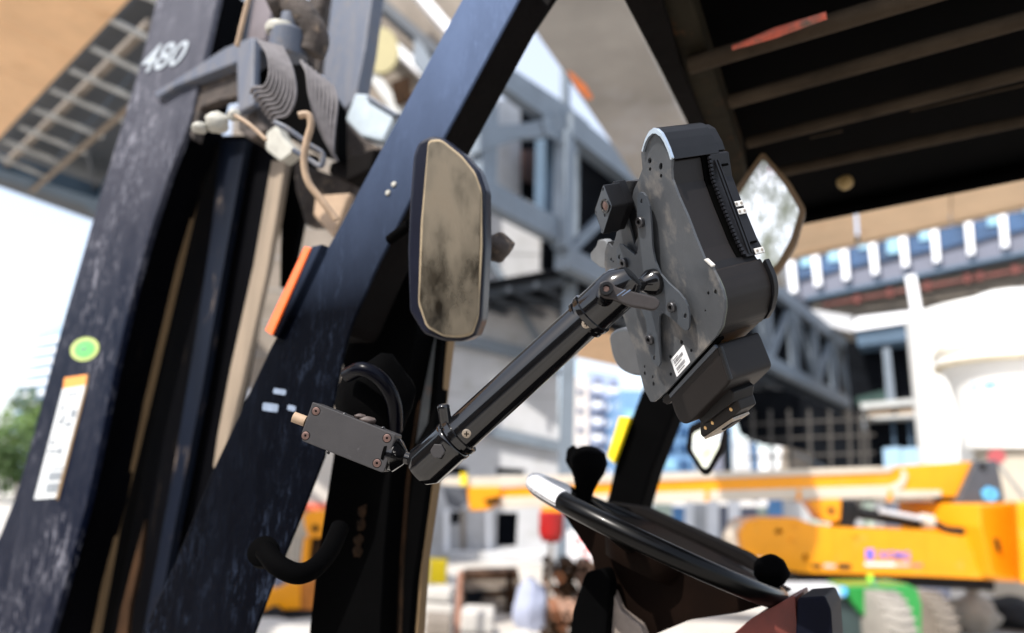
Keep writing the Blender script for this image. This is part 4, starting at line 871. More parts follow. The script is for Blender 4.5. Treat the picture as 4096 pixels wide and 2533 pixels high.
# near guard leg
LEGP = [(1890, -80), (2115, -80), (1660, 760), (1500, 1080), (1405, 1300), (1370, 1420), (1330, 1620), (1293, 1829), (1221, 2014), (1138, 2216), (1096, 2312), (990, 2600), (540, 2600), (700, 2250), (850, 1885), (1085, 1385), (1340, 940)]
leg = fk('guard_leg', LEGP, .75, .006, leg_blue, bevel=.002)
fk('leg_body', LEGP[:5] + [(1380, 1340), (1180, 1340), (1340, 940)], .7565, .07, roof_lip_m, bevel=.004)
fk('leg_flank', [(2130, -80), (2260, -80), (1775, 650), (1660, 930), (1540, 1100), (1640, 760)], .83, .012, roof_lip_m, bevel=.003)
refl = fk('reflector', [(1216, 985), (1243, 990), (1086, 1342), (1058, 1322)], .735, .012, orange_refl, bevel=.002)
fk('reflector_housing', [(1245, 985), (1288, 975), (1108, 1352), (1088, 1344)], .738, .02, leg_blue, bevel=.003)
for x, y in ((1576, 738), (1552, 772)): lathe(R, 'rivet', PN(x, y, *SIDE(.749)), -RL, [(0, .005), (.002, .004), (.003, 0)], dirty_white, n=12)
for i, (x, y, w, h) in enumerate([(1095, 1552, 50, 22), (1052, 1610, 62, 32), (1152, 1618, 32, 22)]):
    fk('leg_decal', rrect([(x, y), (x + w, y + 8), (x + w - 4, y + h + 8), (x - 4, y + h)], 8), .7485, .001, M_('pale blue decal', (.16, .2, .27), rough=.5, var=.2, scale=60))
# dash cowl and second post
fk('cowl_post', [(1360, 1380), (1560, 1040), (1650, 880), (1665, 1330), (1600, 1640), (1558, 1930), (1533, 2228), (1515, 2600), (1228, 2600), (1257, 2329), (1281, 2151), (1305, 1990), (1331, 1829), (1375, 1500)], .86, .06, deep_black, bevel=.003)
fk('rust_rail', [(1650, 1330), (1700, 1330), (1672, 1600), (1644, 1811), (1624, 2040), (1612, 2228), (1598, 2600), (1513, 2600), (1530, 2228), (1555, 1930), (1596, 1640)], .9, .04, rust, bevel=.004)
fk('spotted_strip', [(1690, 1340), (1752, 1340), (1728, 1560), (1700, 1760), (1640, 1880), (1618, 1860), (1650, 1600)], .91, .02, spot_strip)
fk('rail_seal', [(1746, 1340), (1768, 1340), (1735, 1700), (1712, 1900), (1690, 2060), (1652, 2330), (1630, 2600), (1592, 2600), (1612, 2228), (1644, 1811), (1712, 1690)], .905, .03, deep_black)
fk('door_edge', [(1770, 1340), (1796, 1340), (1760, 1640), (1733, 1954), (1692, 2228), (1664, 2600), (1632, 2600), (1666, 2228), (1721, 1900)], .92, .02, tan_edge, bevel=.002)
for i, (x, y) in enumerate([(1452, 2045), (1444, 2100), (1436, 2160), (1430, 2205), (1492, 1600), (1488, 1660)]):
    blob(R, 'rust_spot', PN(x, y, *SIDE(.857)), .008, .004, .01, rust, i, .3, 2)
for i, (x, y) in enumerate([(1085, 1970), (1060, 2055)]): blob(R, 'rust_spot', PN(x, y, *SIDE(.755)), .004, .003, .012, rust, i, .3, 2)
tube(R, 'grab_handle', spline([P(1060, 2200, .84), P(1110, 2260, .82), P(1190, 2295, .82), P(1260, 2270, .84), P(1320, 2200, .88), P(1360, 2110, .92)]), .0125, deep_black, n=16)
lathe(R, 'handle_boss', P(1060, 2215, .86), (P(1000, 2150, .80) - P(1060, 2215, .86)), [(-.02, .014), (0, .019), (.012, .019), (.015, .015)], deep_black, n=24)
tube(R, 'lamp_hoop', spline([P(1390, 1500, .86), P(1450, 1478, .84), P(1525, 1520, .84), P(1575, 1610, .85), P(1580, 1720, .87)]), .0095, M_('blue black hose', (.0006, .0008, .003), rough=.28, spec=.1), n=16)
blob(R, 'rubber_boot', P(1500, 1620, .9), .05, .04, .07, deep_black, 2, .1)
tube(R, 'tan_peg', [P(1174, 1668, .74), P(1222, 1686, .74)], .006, cable_tan)
# mirrors
def mirror(outline, glass, plane, hm, rm, gm, rimoff, th, label):
    h_ = prism(R, 'mirror', outline, plane, th, hm, bevel=.006, segs=3); h_['label'] = label
    prism(R, 'mirror_rim', glass[0], plane, .004, rm, off=-.004, parent=h_, bevel=.001)
    prism(R, 'mirror_glass', glass[1], plane, .002, gm, off=-.0055, parent=h_)
    return h_
def shrink(poly, k):
    c_ = Vector((sum(p[0] for p in poly) / len(poly), sum(p[1] for p in poly) / len(poly)))
    o = []
    for p in poly:
        v = Vector(p) - c_; o.append(tuple(c_ + v * ((v.length - k) / v.length)))
    return o
MG = rrect([(1712, 560), (1762, 556), (1845, 622), (1900, 690), (1925, 760), (1928, 980), (1912, 1270), (1888, 1340), (1840, 1352), (1775, 1348), (1705, 1310), (1672, 1215), (1682, 900)], 18)
MO = rrect([(1650, 620), (1672, 565), (1722, 540), (1770, 548), (1850, 612), (1912, 680), (1938, 760), (1940, 980), (1924, 1280), (1900, 1345), (1850, 1368), (1775, 1366), (1690, 1335), (1635, 1245), (1628, 1000), (1636, 800)], 16)
npl = (P(1790, 950, .93), (FWD + RT * .35).normalized())
mirror(MO, (MG, shrink(MG, 10)), npl, housing, rim_tan, mirror_dust_and_reflection, 0, .03, 'tall dust covered rear view mirror on the near guard leg')
tube(R, 'mirror_arm', [P(1640, 900, .97), P(1560, 960, 1.0)], .008, deep_black)
blob(R, 'mirror_pivot', P(1985, 990, 1.0), .025, .02, .022, brown_dirt, 2, .12)
M2 = rrect([(3052, 622), (3145, 735), (3208, 838), (3170, 965), (3108, 1070), (3050, 1100), (2890, 1010), (2880, 880)], 22)
nv = P(3060, 860, 1.3); vdir = (nv - EYE).normalized(); sd2 = Vector((-.35, -.85, .42)).normalized()
mirror(rrect([(3050, 602), (3160, 725), (3226, 838), (3186, 980), (3120, 1085), (3050, 1120), (2860, 1020), (2850, 880)], 22), (M2, shrink(M2, 10)), (nv, -((sd2 - vdir).normalized())), rim_brown, rim_brown, mirror_clean, 0, .02, 'bright wide mirror right of the dock, filled with white sky')
M3 = rrect([(2768, 1730), (2905, 1665), (2880, 1790), (2830, 1878), (2812, 1878), (2762, 1800)], 14)
nv = P(2830, 1780, 1.5); vdir = (nv - EYE).normalized()
mirror(rrect([(2758, 1700), (2922, 1640), (2895, 1800), (2836, 1895), (2808, 1895), (2742, 1795)], 14), (M3, shrink(M3, 5)), (nv, -((sd2 - vdir).normalized())), roof_lip_m, roof_lip_m, mirror_clean, 0, .02, 'small bright pointed mirror below the dock')
# far guard leg
fk('far_leg', [(2900, 620), (3040, 620), (2692, 1669), (2608, 1883), (2552, 2070), (2400, 2070), (2430, 1990), (2459, 1859), (2519, 1687), (2590, 1500)], 1.75, .09, deep_black, bevel=.006)
fk('leg_tape', [(2477, 1666), (2519, 1669), (2453, 1853), (2430, 1823)], 1.72, .02, yellow_strip)
# overhead guard
rf = prism(R, 'roof_frame', [(2600, -120), (2740, -120), (2760, -20), (2870, 330), (2975, 640), (3000, 800), (2900, 800), (2860, 640), (2740, 330)], HZ(2.76), .06, roof_frame_m, bevel=.006)
prism(R, 'roof_lip', [(2430, -120), (2610, -120), (2745, 320), (2870, 640), (2920, 800), (2880, 820), (2745, 490), (2640, 280)], HZ(2.745), .03, roof_lip_m, bevel=.004)
BARS = [((2760, 262), (4300, -200), .0160), ((2920, 408), (4300, 22), .0140), ((2990, 572), (4300, 240), .0125), ((3060, 702), (4300, 440), .012)]
for a, b, r_ in BARS:
    tube(R, 'roof_bar', [PZ(*a, 2.745), PZ(*b, 2.745)], r_, bar_dust, n=18)
bp = PZ(3080, 150, 2.745)
tube(R, 'red_bar_paint', [PZ(2930, 192, 2.738), PZ(3100, 132, 2.736), PZ(3305, 62, 2.738)], [.004, .0085, .006], M_('worn red paint', (.5, .1, .06), rough=.75, var=.5, scale=14, dust=((.13, .1, .08), .5, 20, .9)), n=18)
prism(R, 'roof_plate', [(2560, -300), (5200, -900), (5200, 480), (3180, 880), (2960, 800)], HZ(2.84), .02, deep_black)
tube(R, 'roof_rim', [PZ(3190, 878, 2.82), PZ(5200, 460, 2.82)], .02, deep_black, n=12)
tube(R, 'roof_wire', [PZ(3640, 445, 2.81), PZ(4300, 292, 2.81)], .003, bar_dust, n=6)
tube(R, 'roof_wire', [PZ(3240, 552, 2.81), PZ(3370, 524, 2.81)], .003, bar_dust, n=6)
blob(R, 'roof_knob', PZ(3380, 730, 2.8), .02, .02, .02, M_('tan knob', (.33, .22, .08), rough=.6), 1, .05)
# steering wheel
CW = 1.0
wl, wr = PN(2190, 1945, *SIDE(CW)), PN(3110, 2395, *SIDE(CW))
wc = (wl + wr) / 2; wx = (wr - wl).normalized(); wR = (wr - wl).length / 2; wv = (wc - EYE).normalized(); wv = (wv - wx * wv.dot(wx)).normalized(); wn = wx.cross(wv).normalized()
if wn.z < 0: wn = -wn
RW = (wv + wn * .055).normalized(); wn = wx.cross(RW).normalized(); wn = -wn if wn.z < 0 else wn
V = []; F = []; NR, NT = 64, 14
for i in range(NR):
    a = 2 * math.pi * i / NR; c_ = wc + (wx * math.cos(a) + RW * math.sin(a)) * wR; d_ = (wx * math.cos(a) + RW * math.sin(a))
    for j in range(NT):
        b = 2 * math.pi * j / NT; V.append(c_ + (d_ * math.cos(b) + wn * math.sin(b)) * .0135)
for i in range(NR):
    for j in range(NT):
        F.append([i * NT + j, ((i + 1) % NR) * NT + j, ((i + 1) % NR) * NT + (j + 1) % NT, i * NT + (j + 1) % NT])
sw = add(R, 'steering_wheel', V, F, wheel_black, smooth=True)
for ang in (150, 270, 30):
    a = rad(ang); e_ = wc + (wx * math.cos(a) + RW * math.sin(a)) * wR
    tube(R, 'spoke', [wc - wn * .02, (wc + e_) / 2 - wn * .012, e_], [.02, .015, .011], wheel_black, parent=sw, flat=.6)
lathe(R, 'hub', wc - wn * .05, wn, [(0, .05), (.02, .06), (.045, .055), (.052, 0)], wheel_brown, parent=sw)
tube(R, 'rim_glint', [wc + (wx * math.cos(a) + RW * math.sin(a)) * wR + wn * .0012 for a in [rad(180 + q) for q in range(-16, 72, 6)]], .0142, glint_and_rod, n=18, parent=sw)  # bright sleeve painted in as the highlight along the rim
kb = PN(2335, 1990, *SIDE(1.08)); kt = PN(2362, 1790, *SIDE(1.08))
lathe(R, 'spinner_knob', kb, kt - kb, [(-.01, .012), (.012, .016), (.03, .022), (.045, .030), (.062, .033), (.078, .027), (.086, .012), (.088, 0)], deep_black, parent=sw)
blob(R, 'knob_fin', PN(2290, 1830, *SIDE(1.08)), .012, .012, .02, deep_black, 4, .1, 3, parent=sw)
blob(R, 'wheel_knob', PN(3085, 2285, *SIDE(1.04)), .024, .02, .022, deep_black, 4, .06)
fk('column_shroud', rrect([(2235, 2030), (2500, 2120), (2960, 2350), (3090, 2412), (2960, 2450), (2760, 2480), (2640, 2530), (2480, 2600), (2290, 2600), (2340, 2440), (2385, 2320), (2370, 2230)], 20), 1.0, .16, wheel_brown, bevel=.02, segs=3)
fk('dash_top', [(2290, 2000), (2420, 2010), (2560, 2030), (2980, 2220), (3130, 2330), (3070, 2390), (2700, 2250), (2400, 2090)], 1.18, .06, roof_lip_m, bevel=.01)
fk('column_lever', rrect([(2340, 2290), (2420, 2270), (2440, 2330), (2420, 2600), (2270, 2600), (2290, 2440)], 20), .95, .03, deep_black, bevel=.01)
fk('column_base', rrect([(2412, 2385), (2450, 2360), (2480, 2440), (2560, 2500), (2600, 2600), (2400, 2600)], 12), .97, .02, M_('worn grey casting', (.16, .13, .11), rough=.7, var=.3, scale=20, bump=.3), bevel=.006)
fk('seat_side', rrect([(3190, 2392), (3300, 2384), (3324, 2440), (3334, 2600), (3180, 2600)], 14), .93, .1, M_('navy black vinyl', (.0015, .002, .006), rough=.6, spec=.08, var=.3, scale=20), bevel=.01)
fk('hood_red_edge', rrect([(2860, 2600), (3010, 2470), (3180, 2380), (3195, 2600)], 14), .95, .1, M_('dull brick red', (.09, .012, .006), rough=.55, var=.4, scale=16), bevel=.01)
for (c0, c1, f0, f1, za, zb_) in ((.82, 1.95, .25, 1.3, .3, 1.1), (.80, 1.0, -.8, .3, .5, .75)):
    o = Vector((0, 0, 0)); q = [o + RL * c0 + FW * f0, o + RL * c1 + FW * f0, o + RL * c1 + FW * f1, o + RL * c0 + FW * f1]
    prism3(R, 'body', [[Vector((v.x, v.y, za)) for v in q]], Vector((0, 0, zb_ - za)), deep_black, bevel=.03)
# body below and behind (outside the frame, keeps the cab dark)
for (c0, c1, f0, f1, za, zb_) in ((.9, 1.9, -2.6, .3, .35, 1.15), (1.0, 1.8, -2.6, -.9, 1.15, 1.5)):
    o = EYE.copy(); o.z = 0
    q = [o + RL * c0 + FW * f0, o + RL * c1 + FW * f0, o + RL * c1 + FW * f1, o + RL * c0 + FW * f1]
    prism3(R, 'body', [[Vector((v.x, v.y, za)) for v in q]], Vector((0, 0, zb_ - za)), deep_black, bevel=.03)
for f in (-2.1, .1):
    for c_ in (.85, 1.7):
        w = EYE + RL * c_ + FW * f; w.z = .33
        lathe(R, 'wheel', w, RL, [(0, .2), (.01, .33), (.2, .33), (.21, .2)], rubber, n=28)

# ================================================================== MOUNTING ARM
AR = T('mounting_arm', 'glossy black tubular arm with clamp block and charcoal lever holding the dock', 'mounting arm', P(1395, 1750, .74))
px = lambda n, d: n * d / FPX
H0, H1_ = P(2365, 1257, .69), P(2484, 1148, .674)
L0, L1_ = P(1818, 1758, .70), P(1702, 1864, .704)
axd = (H0 - L0).normalized()
lathe(AR, 'tube', L0, axd, [(-.01, .0197), ((H0 - L0).length, .0197)], gloss_black, n=64)
lh = (H1_ - H0).length
hd = lathe(AR, 'arm_head', H0, (H1_ - H0), [(-.004, .0235), (-.002, .0243), (.002, .0243), (.003, .0222), (lh - .004, .0222), (lh + .004, .0205), (lh + .016, .0125), (lh + .0165, 0)], gloss_black, n=64)
lathe(AR, 'head_ring', H0, -(H1_ - H0), [(.006, .0212), (.007, .0228), (.010, .0228), (.011, .0212)], gloss_black, n=64)
ll = (L1_ - L0).length
lathe(AR, 'arm_end', L0, (L1_ - L0), [(-.001, .0205), (0, .0226), (.001, .0232), (.004, .0232), (.005, .0226), (ll, .0226), (ll + .010, .0165), (ll + .0105, 0)], gloss_black, n=64)
lathe(AR, 'end_ring', L0, (H0 - L0), [(.003, .0205), (.0035, .0236), (.0085, .0236), (.009, .0205)], gloss_black, n=64)
tube(AR, 'release_pin', spline([P(1786, 1706, .695), P(1778, 1660, .695), P(1773, 1626, .695), P(1772, 1614, .695)], 4), [.0066] * 9 + [.006, .005, .0034, .0008], gloss_black, n=20)
# ball stem towards the plate
PO = P(2650, 1050, .72); NA = (RT * .87 + UP * .213 + FWD * .44).normalized()   # NA = away from us through the plate
def PLN(off=0): return (PO + NA * off, NA)
sp_ = PN(2618, 1128, *PLN(-.009))
lathe(AR, 'ball_flange', sp_, -NA, [(0, .0145), (.006, .0145), (.0075, .0135), (.017, .0078), (.018, .0062), (.034, .0062)], gloss_black, n=48)
lathe(AR, 'ball_stud', H1_ + axd * .004, (sp_ - NA * .03) - (H1_ + axd * .004), [(0, .008), (((sp_ - NA * .03) - (H1_ + axd * .004)).length, .0062)], gloss_black, n=24)
# lever
lv0 = P(2418, 1196, .668); lv1 = P(2425, 1157, .652)
lathe(AR, 'lever_collar', P(2419, 1206, .672), lv1 - lv0, [(-.003, .0118), (.0, .0124), (.0012, .0124), (.0016, .0105), (.012, .0098), (.016, .0098)], gloss_black, n=40)
lathe(AR, 'collar_ring', P(2419, 1206, .6715), lv1 - lv0, [(-.001, .0121), (-.0004, .0129), (.0006, .0129), (.0012, .0121)], pale_screw, n=40)
lvpl = (P(2500, 1180, .648), (FWD + RT * .12 - UP * .12).normalized())
LV = rrect([(2398, 1132), (2425, 1120), (2452, 1132), (2466, 1148), (2540, 1168), (2622, 1188), (2640, 1204), (2640, 1218), (2628, 1236), (2612, 1240), (2520, 1224), (2474, 1206), (2448, 1196), (2420, 1194), (2400, 1180)], 9)
lv = prism(AR, 'lever', LV, lvpl, .010, lever_grey, bevel=.0016, segs=3)
for k_ in range(2):
    x = 2466 + k_ * 20
    prism(AR, 'lever_mark', [(x, 1183), (x + 3, 1184.5), (x + 38, 1160.5), (x + 33, 1159)], lvpl, .0003, M_('blue grey mark', (.1, .14, .22), rough=.5), off=-.0003, parent=lv)
bo = lathe(AR, 'socket_bolt', P(2425, 1156, .645), -lvpl[1], [(-.004, .0066), (.0035, .0066), (.0042, .006), (.0042, .0034), (.001, .0032), (.001, 0)], satin_black, n=32)
lathe(AR, 'hex_socket', P(2425, 1156, .6425), -lvpl[1], [(0, .0031), (.0004, .0030), (.0004, 0)], screw_bronze, n=6, parent=bo, smooth=False)
def on_cyl(x, y, A, D, r):
    d = ray(x, y).normalized(); o = EYE - A
    dd = d - D * d.dot(D); oo = o - D * o.dot(D)
    a, b, c = dd.dot(dd), 2 * dd.dot(oo), oo.dot(oo) - r * r
    disc = b * b - 4 * a * c; tt_ = (-b - math.sqrt(max(disc, 0))) / (2 * a); p = EYE + d * tt_
    n = (p - A); n = (n - D * n.dot(D)).normalized(); return p, n
for (x, y) in ((2345, 1296), (1866, 1735)):
    p, n = on_cyl(x, y, L0, axd, .0197)
    sc_ = lathe(AR, 'cross_screw', p - n * .001, n, [(0, .0048), (.0013, .0046), (.0019, .0036), (.0021, 0)], pale_screw, n=28)
    u = n.cross(axd).normalized()
    for dd in ((u + axd).normalized(), (u - axd).normalized()):
        bar(AR, 'cross_slot', p + n * .0010 - dd * .0026, p + n * .0010 + dd * .0026, .0009, .0009, hole_black, up=n, parent=sc_)
p, n = on_cyl(1751, 1805, L0, (L0 - L1_).normalized(), .0226)
lathe(AR, 'hex_bolt', p - n * .0015, n, [(0, .0078), (.0020, .0078), (.0026, .0072), (.0026, 0)], block_grey, n=6, smooth=False, ph=.25)
lathe(AR, 'bolt_seat', p - n * .0016, n, [(0, .0088), (.0006, .0088)], hole_black, n=6, smooth=False, ph=.25)
# clamp block
cpl = (P(1395, 1750, .72), (FWD + RT * .05 - UP * .2).normalized())
blk = prism(AR, 'clamp_block', rrect([(1250, 1608), (1582, 1738), (1578, 1760), (1535, 1890), (1520, 1888), (1208, 1764), (1204, 1738)], 5), cpl, .034, block_grey, bevel=.0012, segs=3)
for x, y in ((1264, 1645), (1222, 1743), (1548, 1753), (1508, 1853)):
    s_ = lathe(AR, 'block_screw', PN(x, y, *cpl) + cpl[1] * .0003, -cpl[1], [(0, .0043), (.0007, .0042), (.0009, .0036), (.0009, .0013), (.0002, .0011), (.0002, 0)], screw_bronze, n=28, parent=blk)
    lathe(AR, 'screw_seat', PN(x, y, *cpl) + cpl[1] * .0002, -cpl[1], [(0, .0049), (.0003, .0049)], hole_black, n=28, parent=blk)
for x, y, s in ((1468, 1684, 1.), (1440, 1668, .7)):
    blob(AR, 'block_lug', PN(x, y, cpl[0] + cpl[1] * .015, cpl[1]), .0095 * s, .006, .0048 * s, M_('mud brown plastic', (.05, .035, .03), rough=.6), 3, .12, 3, parent=blk)
for x, y, q in ((1378, 1656, 1), (1532, 1712, 1), (1313, 1812, -1)): blob(AR, 'block_burr', PN(x, y, cpl[0] + cpl[1] * .01, cpl[1]), .002, .002, .0016, steel_screw, 5, .2, 2, parent=blk)
bd = (P(1640, 1832, .7225) - P(1562, 1812, .728)).normalized()
lathe(AR, 'swivel_cone', P(1560, 1815, .732), bd, [(0, .0168), (.001, .0178), (.008, .0178), (.0088, .0170), (.0165, .0090), (.0185, .0066), (.036, .0062)], gloss_black, n=48)
lathe(AR, 'clamp_end_plate', P(1555, 1813, .7325), bd, [(0, .0195), (.003, .0195)], deep_black, n=32)
blob(AR, 'swivel_ball', P(1655, 1846, .706), .0072, .0072, .0072, gloss_black, 1, 0, 3)

# ================================================================== TABLET DOCK
DK = T('tablet_dock', 'grey and black rugged tablet dock with white barcode label on its back plate', 'tablet dock', PN(2650, 1200, *PLN(0)))
def dk(name, pts, off, th, m, **k): return prism(DK, name, pts, PLN(0), th, m, off=off, **k)
PLATE = [(2565, 612), (2572, 585), (2584, 556), (2600, 535), (2616, 530), (2632, 540), (2652, 572), (2672, 612), (2688, 642), (2684, 676), (2688, 719), (2714, 788), (2750, 868), (2781, 950), (2819, 1043), (2849, 1069), (2872, 1122), (2888, 1160), (2897, 1200), (2898, 1235), (2886, 1305), (2864, 1346),
         (2667, 1566), (2640, 1590), (2616, 1608), (2602, 1606), (2576, 1559), (2551, 1454), (2547, 1432), (2543, 1409), (2507, 1312), (2495, 1271), (2455, 1190), (2428, 1120), (2418, 1060), (2419, 1009), (2426, 985), (2434, 973), (2449, 990), (2458, 962), (2463, 947), (2481, 850), (2506, 862), (2537, 979), (2552, 947), (2545, 843), (2532, 814), (2528, 792), (2535, 759), (2554, 719), (2570, 676), (2565, 625)]
def dkt(name, pts, off, th, m, **k):
    return prism3(DK, name, [[PN(x, y, PO, NA) + NA * off for x, y in pts]], NA * th, m, **k)
slot = lambda x, y, h, w=7: circ(x, y, w, h, 12, .12)
PH = [slot(2599, 643, 13), slot(2600, 677, 8, 5), slot(2643, 666, 15), slot(2644, 704, 9, 5), circ(2445, 1038, 5, 8, 10), circ(2453, 1046, 3, 5, 8),
      circ(2833, 1173, 5, 8, 10), circ(2862, 1168, 6, 11, 10), circ(2821, 1243, 3, 5, 8), circ(2726, 1369, 6, 9, 10), circ(2765, 1403, 5, 8, 10), circ(2683, 1497, 5, 8, 10), circ(2681, 1427, 5, 8, 10),
      circ(2578, 1467, 3, 6, 8), circ(2579, 1494, 4, 9, 10), circ(2611, 1508, 3, 7, 8), circ(2614, 1536, 4, 10, 10)]
plate = dk('back_plate', PLATE, 0, .003, plate_grey, holes=PH)
pb = dk('plate_backing', [(2575, 640), (2640, 580), (2680, 660), (2745, 900), (2830, 1100), (2875, 1240), (2850, 1330), (2650, 1560), (2590, 1560), (2560, 1430), (2520, 1300), (2560, 1100), (2556, 900)], .006, .02, box_dark)
BR = [(2549, 790), (2552, 776), (2561, 769), (2572, 771), (2583, 785), (2597, 825), (2602, 868), (2605, 918), (2608, 975), (2612, 1010), (2620, 1047), (2641, 1096), (2677, 1136), (2714, 1169), (2738, 1200), (2750, 1226), (2757, 1262), (2757, 1286), (2755, 1312), (2748, 1323), (2736, 1321), (2699, 1286), (2668, 1262), (2655, 1254), (2644, 1255), (2637, 1267), (2635, 1300), (2636, 1350), (2640, 1428), (2640, 1455), (2634, 1467), (2620, 1462), (2605, 1439), (2595, 1403), (2588, 1336), (2583, 1282), (2568, 1246), (2530, 1170), (2485, 1092), (2470, 1060), (2464, 1020), (2466, 991), (2477, 976), (2492, 980), (2520, 1004), (2539, 1020), (2548, 1014), (2555, 973), (2554, 930), (2549, 880)]
brk = dk('cross_bracket', BR, -.0085, .0025, bracket_grey, holes=[circ(2566, 806, 5, 11, 12, .1), circ(2477, 1029, 5, 10, 12, .1), circ(2740, 1264, 6, 11, 12, .2), circ(2617, 1432, 5, 10, 12, .15)], bevel=.0004)
for x, y in ((2566, 888), (2500, 1052), (2692, 1228), (2604, 1358)):
    b_ = lathe(DK, 'bracket_bolt', PN(x, y, *PLN(-.0085)), -NA, [(-.0002, .0058), (.0035, .0058), (.0044, .0050), (.0044, .0026), (.0015, .0024), (.0015, 0)], steel_screw, n=28)
    lathe(DK, 'bolt_socket', PN(x, y, *PLN(-.0085)) - NA * .0022, -NA, [(0, .0023), (.0003, .0022), (.0003, 0)], hole_black, n=6, parent=b_, smooth=False)
# arched top cap
ARCO = [(2565, 604), (2570, 585), (2580, 553), (2595, 525), (2612, 512), (2628, 516), (2645, 532), (2660, 560), (2675, 596), (2687, 632), (2684, 640)]
ARCI = [(2680, 640), (2672, 612), (2655, 572), (2640, 548), (2622, 536), (2608, 536), (2594, 548), (2582, 568), (2574, 590), (2569, 610)]
dk('cap_lip', ARCO + ARCI, -.0035, .0035, M_('bright edge metal', (.45, .52, .6), rough=.28, metal=.7, var=.1, scale=40), bevel=.0005)
dk('top_cap', rrect(ARCO[:-1] + [(2690, 640), (2640, 640), (2600, 640)], 3, 2), .0002, .064, satin_black, bevel=.002, segs=3)
dkt('top_cap_end', rrect([(2575, 600), (2588, 560), (2612, 522), (2640, 540), (2668, 595), (2680, 632), (2610, 640)], 4, 2), .064, .012, satin_black, bevel=.003, segs=3)
# inner side
dk('tray_side', [(2660, 640), (2684, 645), (2700, 740), (2740, 850), (2800, 1000), (2830, 1060), (2760, 1060), (2690, 860)], .003, .040, box_brown, bevel=.001)
dkt('tray_groove', [(2655, 640), (2678, 645), (2694, 745), (2732, 850), (2792, 1000), (2822, 1060), (2750, 1060), (2680, 860)], .043, .008, hole_black)
rail = dkt('side_rail', [(2630, 620), (2690, 640), (2706, 740), (2746, 850), (2806, 1000), (2838, 1065), (2740, 1070), (2670, 860)], .051, .026, rail_dark, bevel=.001)
ed = [(2690, 640), (2706, 740), (2746, 850), (2806, 1000), (2838, 1065)]
def edge_pt(s, off):
    """point along the dock's right edge, s in 0..1, off = distance behind the plate"""
    L_ = [0]
    for a, b in zip(ed, ed[1:]): L_.append(L_[-1] + (Vector(b) - Vector(a)).length)
    d_ = s * L_[-1]
    for i in range(len(ed) - 1):
        if d_ <= L_[i + 1] + 1e-6:
            f = (d_ - L_[i]) / (L_[i + 1] - L_[i]); q = Vector(ed[i]).lerp(Vector(ed[i + 1]), f); break
    return PN(q.x, q.y, PO, NA) + NA * off
su = (edge_pt(.95, .06) - edge_pt(.1, .06)).normalized(); sn = su.cross(NA).normalized()
if sn.dot(EYE - edge_pt(.5, .06)) < 0: sn = -sn
for i in range(26):
    p = edge_pt(.03 + i * .037, .049); bar(DK, 'rail_tooth', p - su * .0014, p + su * .0014, .0035, .003, rail_dark, up=sn, parent=rail)
bar(DK, 'rail_ridge', edge_pt(.06, .0555) + sn * .0005, edge_pt(.97, .0555) + sn * .0005, .0018, .002, satin_black, up=sn, parent=rail)
bar(DK, 'rail_ridge', edge_pt(.06, .0595) + sn * .0005, edge_pt(.97, .0595) + sn * .0005, .0012, .0018, satin_black, up=sn, parent=rail)
for s_, m in ((.50, contact), (.575, contact), (.97, contact)):
    p = edge_pt(s_, .0685) + sn * .0022
    cpt = bar(DK, 'contact_plate', p - NA * .0066, p + NA * .0066, .0062, .0012, m, up=sn, bevel=.0008, parent=rail)
    for q in (-.0034, .0034): lathe(DK, 'contact_pin', p + NA * q + sn * .0005, sn, [(0, .0016), (.0005, .0015), (.0007, 0)], pale_screw, n=14, parent=rail)
for s_ in (.12, .88):
    p = edge_pt(s_, .067) + sn * .002; bar(DK, 'latch_recess', p - NA * .004, p + NA * .004, .0022, .0016, hole_black, up=sn, parent=rail)
# lower barrel
dkt('inner_body', [(2640, 640), (2676, 660), (2690, 760), (2728, 860), (2790, 1010), (2832, 1080), (2862, 1130), (2880, 1190), (2884, 1240), (2868, 1320), (2846, 1352), (2720, 1480), (2640, 1400), (2600, 1000)], .01, .058, box_dark, bevel=.002)
BAR = [(2852, 1078), (2872, 1122), (2888, 1162), (2897, 1200), (2898, 1235), (2886, 1305), (2862, 1346), (2820, 1340), (2800, 1240), (2810, 1120)]
dk('lower_barrel', rrect(BAR, 10, 3), .004, .066, box_brown, bevel=.003, segs=3)
dkt('barrel_end', rrect([(2855, 1084), (2872, 1122), (2888, 1162), (2895, 1200), (2896, 1235), (2884, 1300), (2862, 1340), (2830, 1330), (2820, 1160)], 10, 3), .07, .006, satin_black, bevel=.002)
dk('barrel_gasket', rrect([(2856, 1084), (2876, 1122), (2892, 1160), (2901, 1200), (2902, 1236), (2890, 1308), (2862, 1352), (2830, 1340), (2820, 1160)], 10, 3), .003, .003, M_('olive gasket', (.09, .1, .08), rough=.6), bevel=.0006)
dk('bright_tab', [(2814, 1040), (2822, 1036), (2850, 1062), (2846, 1070)], -.001, .004, contact, bevel=.0004)
# lower box
dk('strip_seam', [(2669, 1570), (2864, 1352), (2868, 1362), (2674, 1580)], .004, .01, hole_black)
bx = dk('lower_box', rrect([(2674, 1574), (2858, 1378), (2872, 1400), (2914, 1506), (2918, 1526), (2902, 1548), (2765, 1688), (2738, 1700), (2716, 1688), (2696, 1650)], 12, 3), .006, .062, box_brown, bevel=.003, segs=3)
dk('box_edge_strip', [(2673, 1576), (2856, 1380), (2866, 1392), (2680, 1592)], .0045, .003, M_('blue grey trim', (.06, .07, .085), rough=.4), bevel=.0004)  # paler strip along the upper edge of the box
bar(DK, 'box_corner', PN(2880, 1385, *PLN(.008)), PN(2922, 1520, *PLN(.008)), .004, .004, satin_black, up=NA, bevel=.001)
dk('box_foot', [(2652, 1588), (2672, 1572), (2690, 1602), (2668, 1620), (2650, 1608)], .006, .01, box_brown, bevel=.0008)
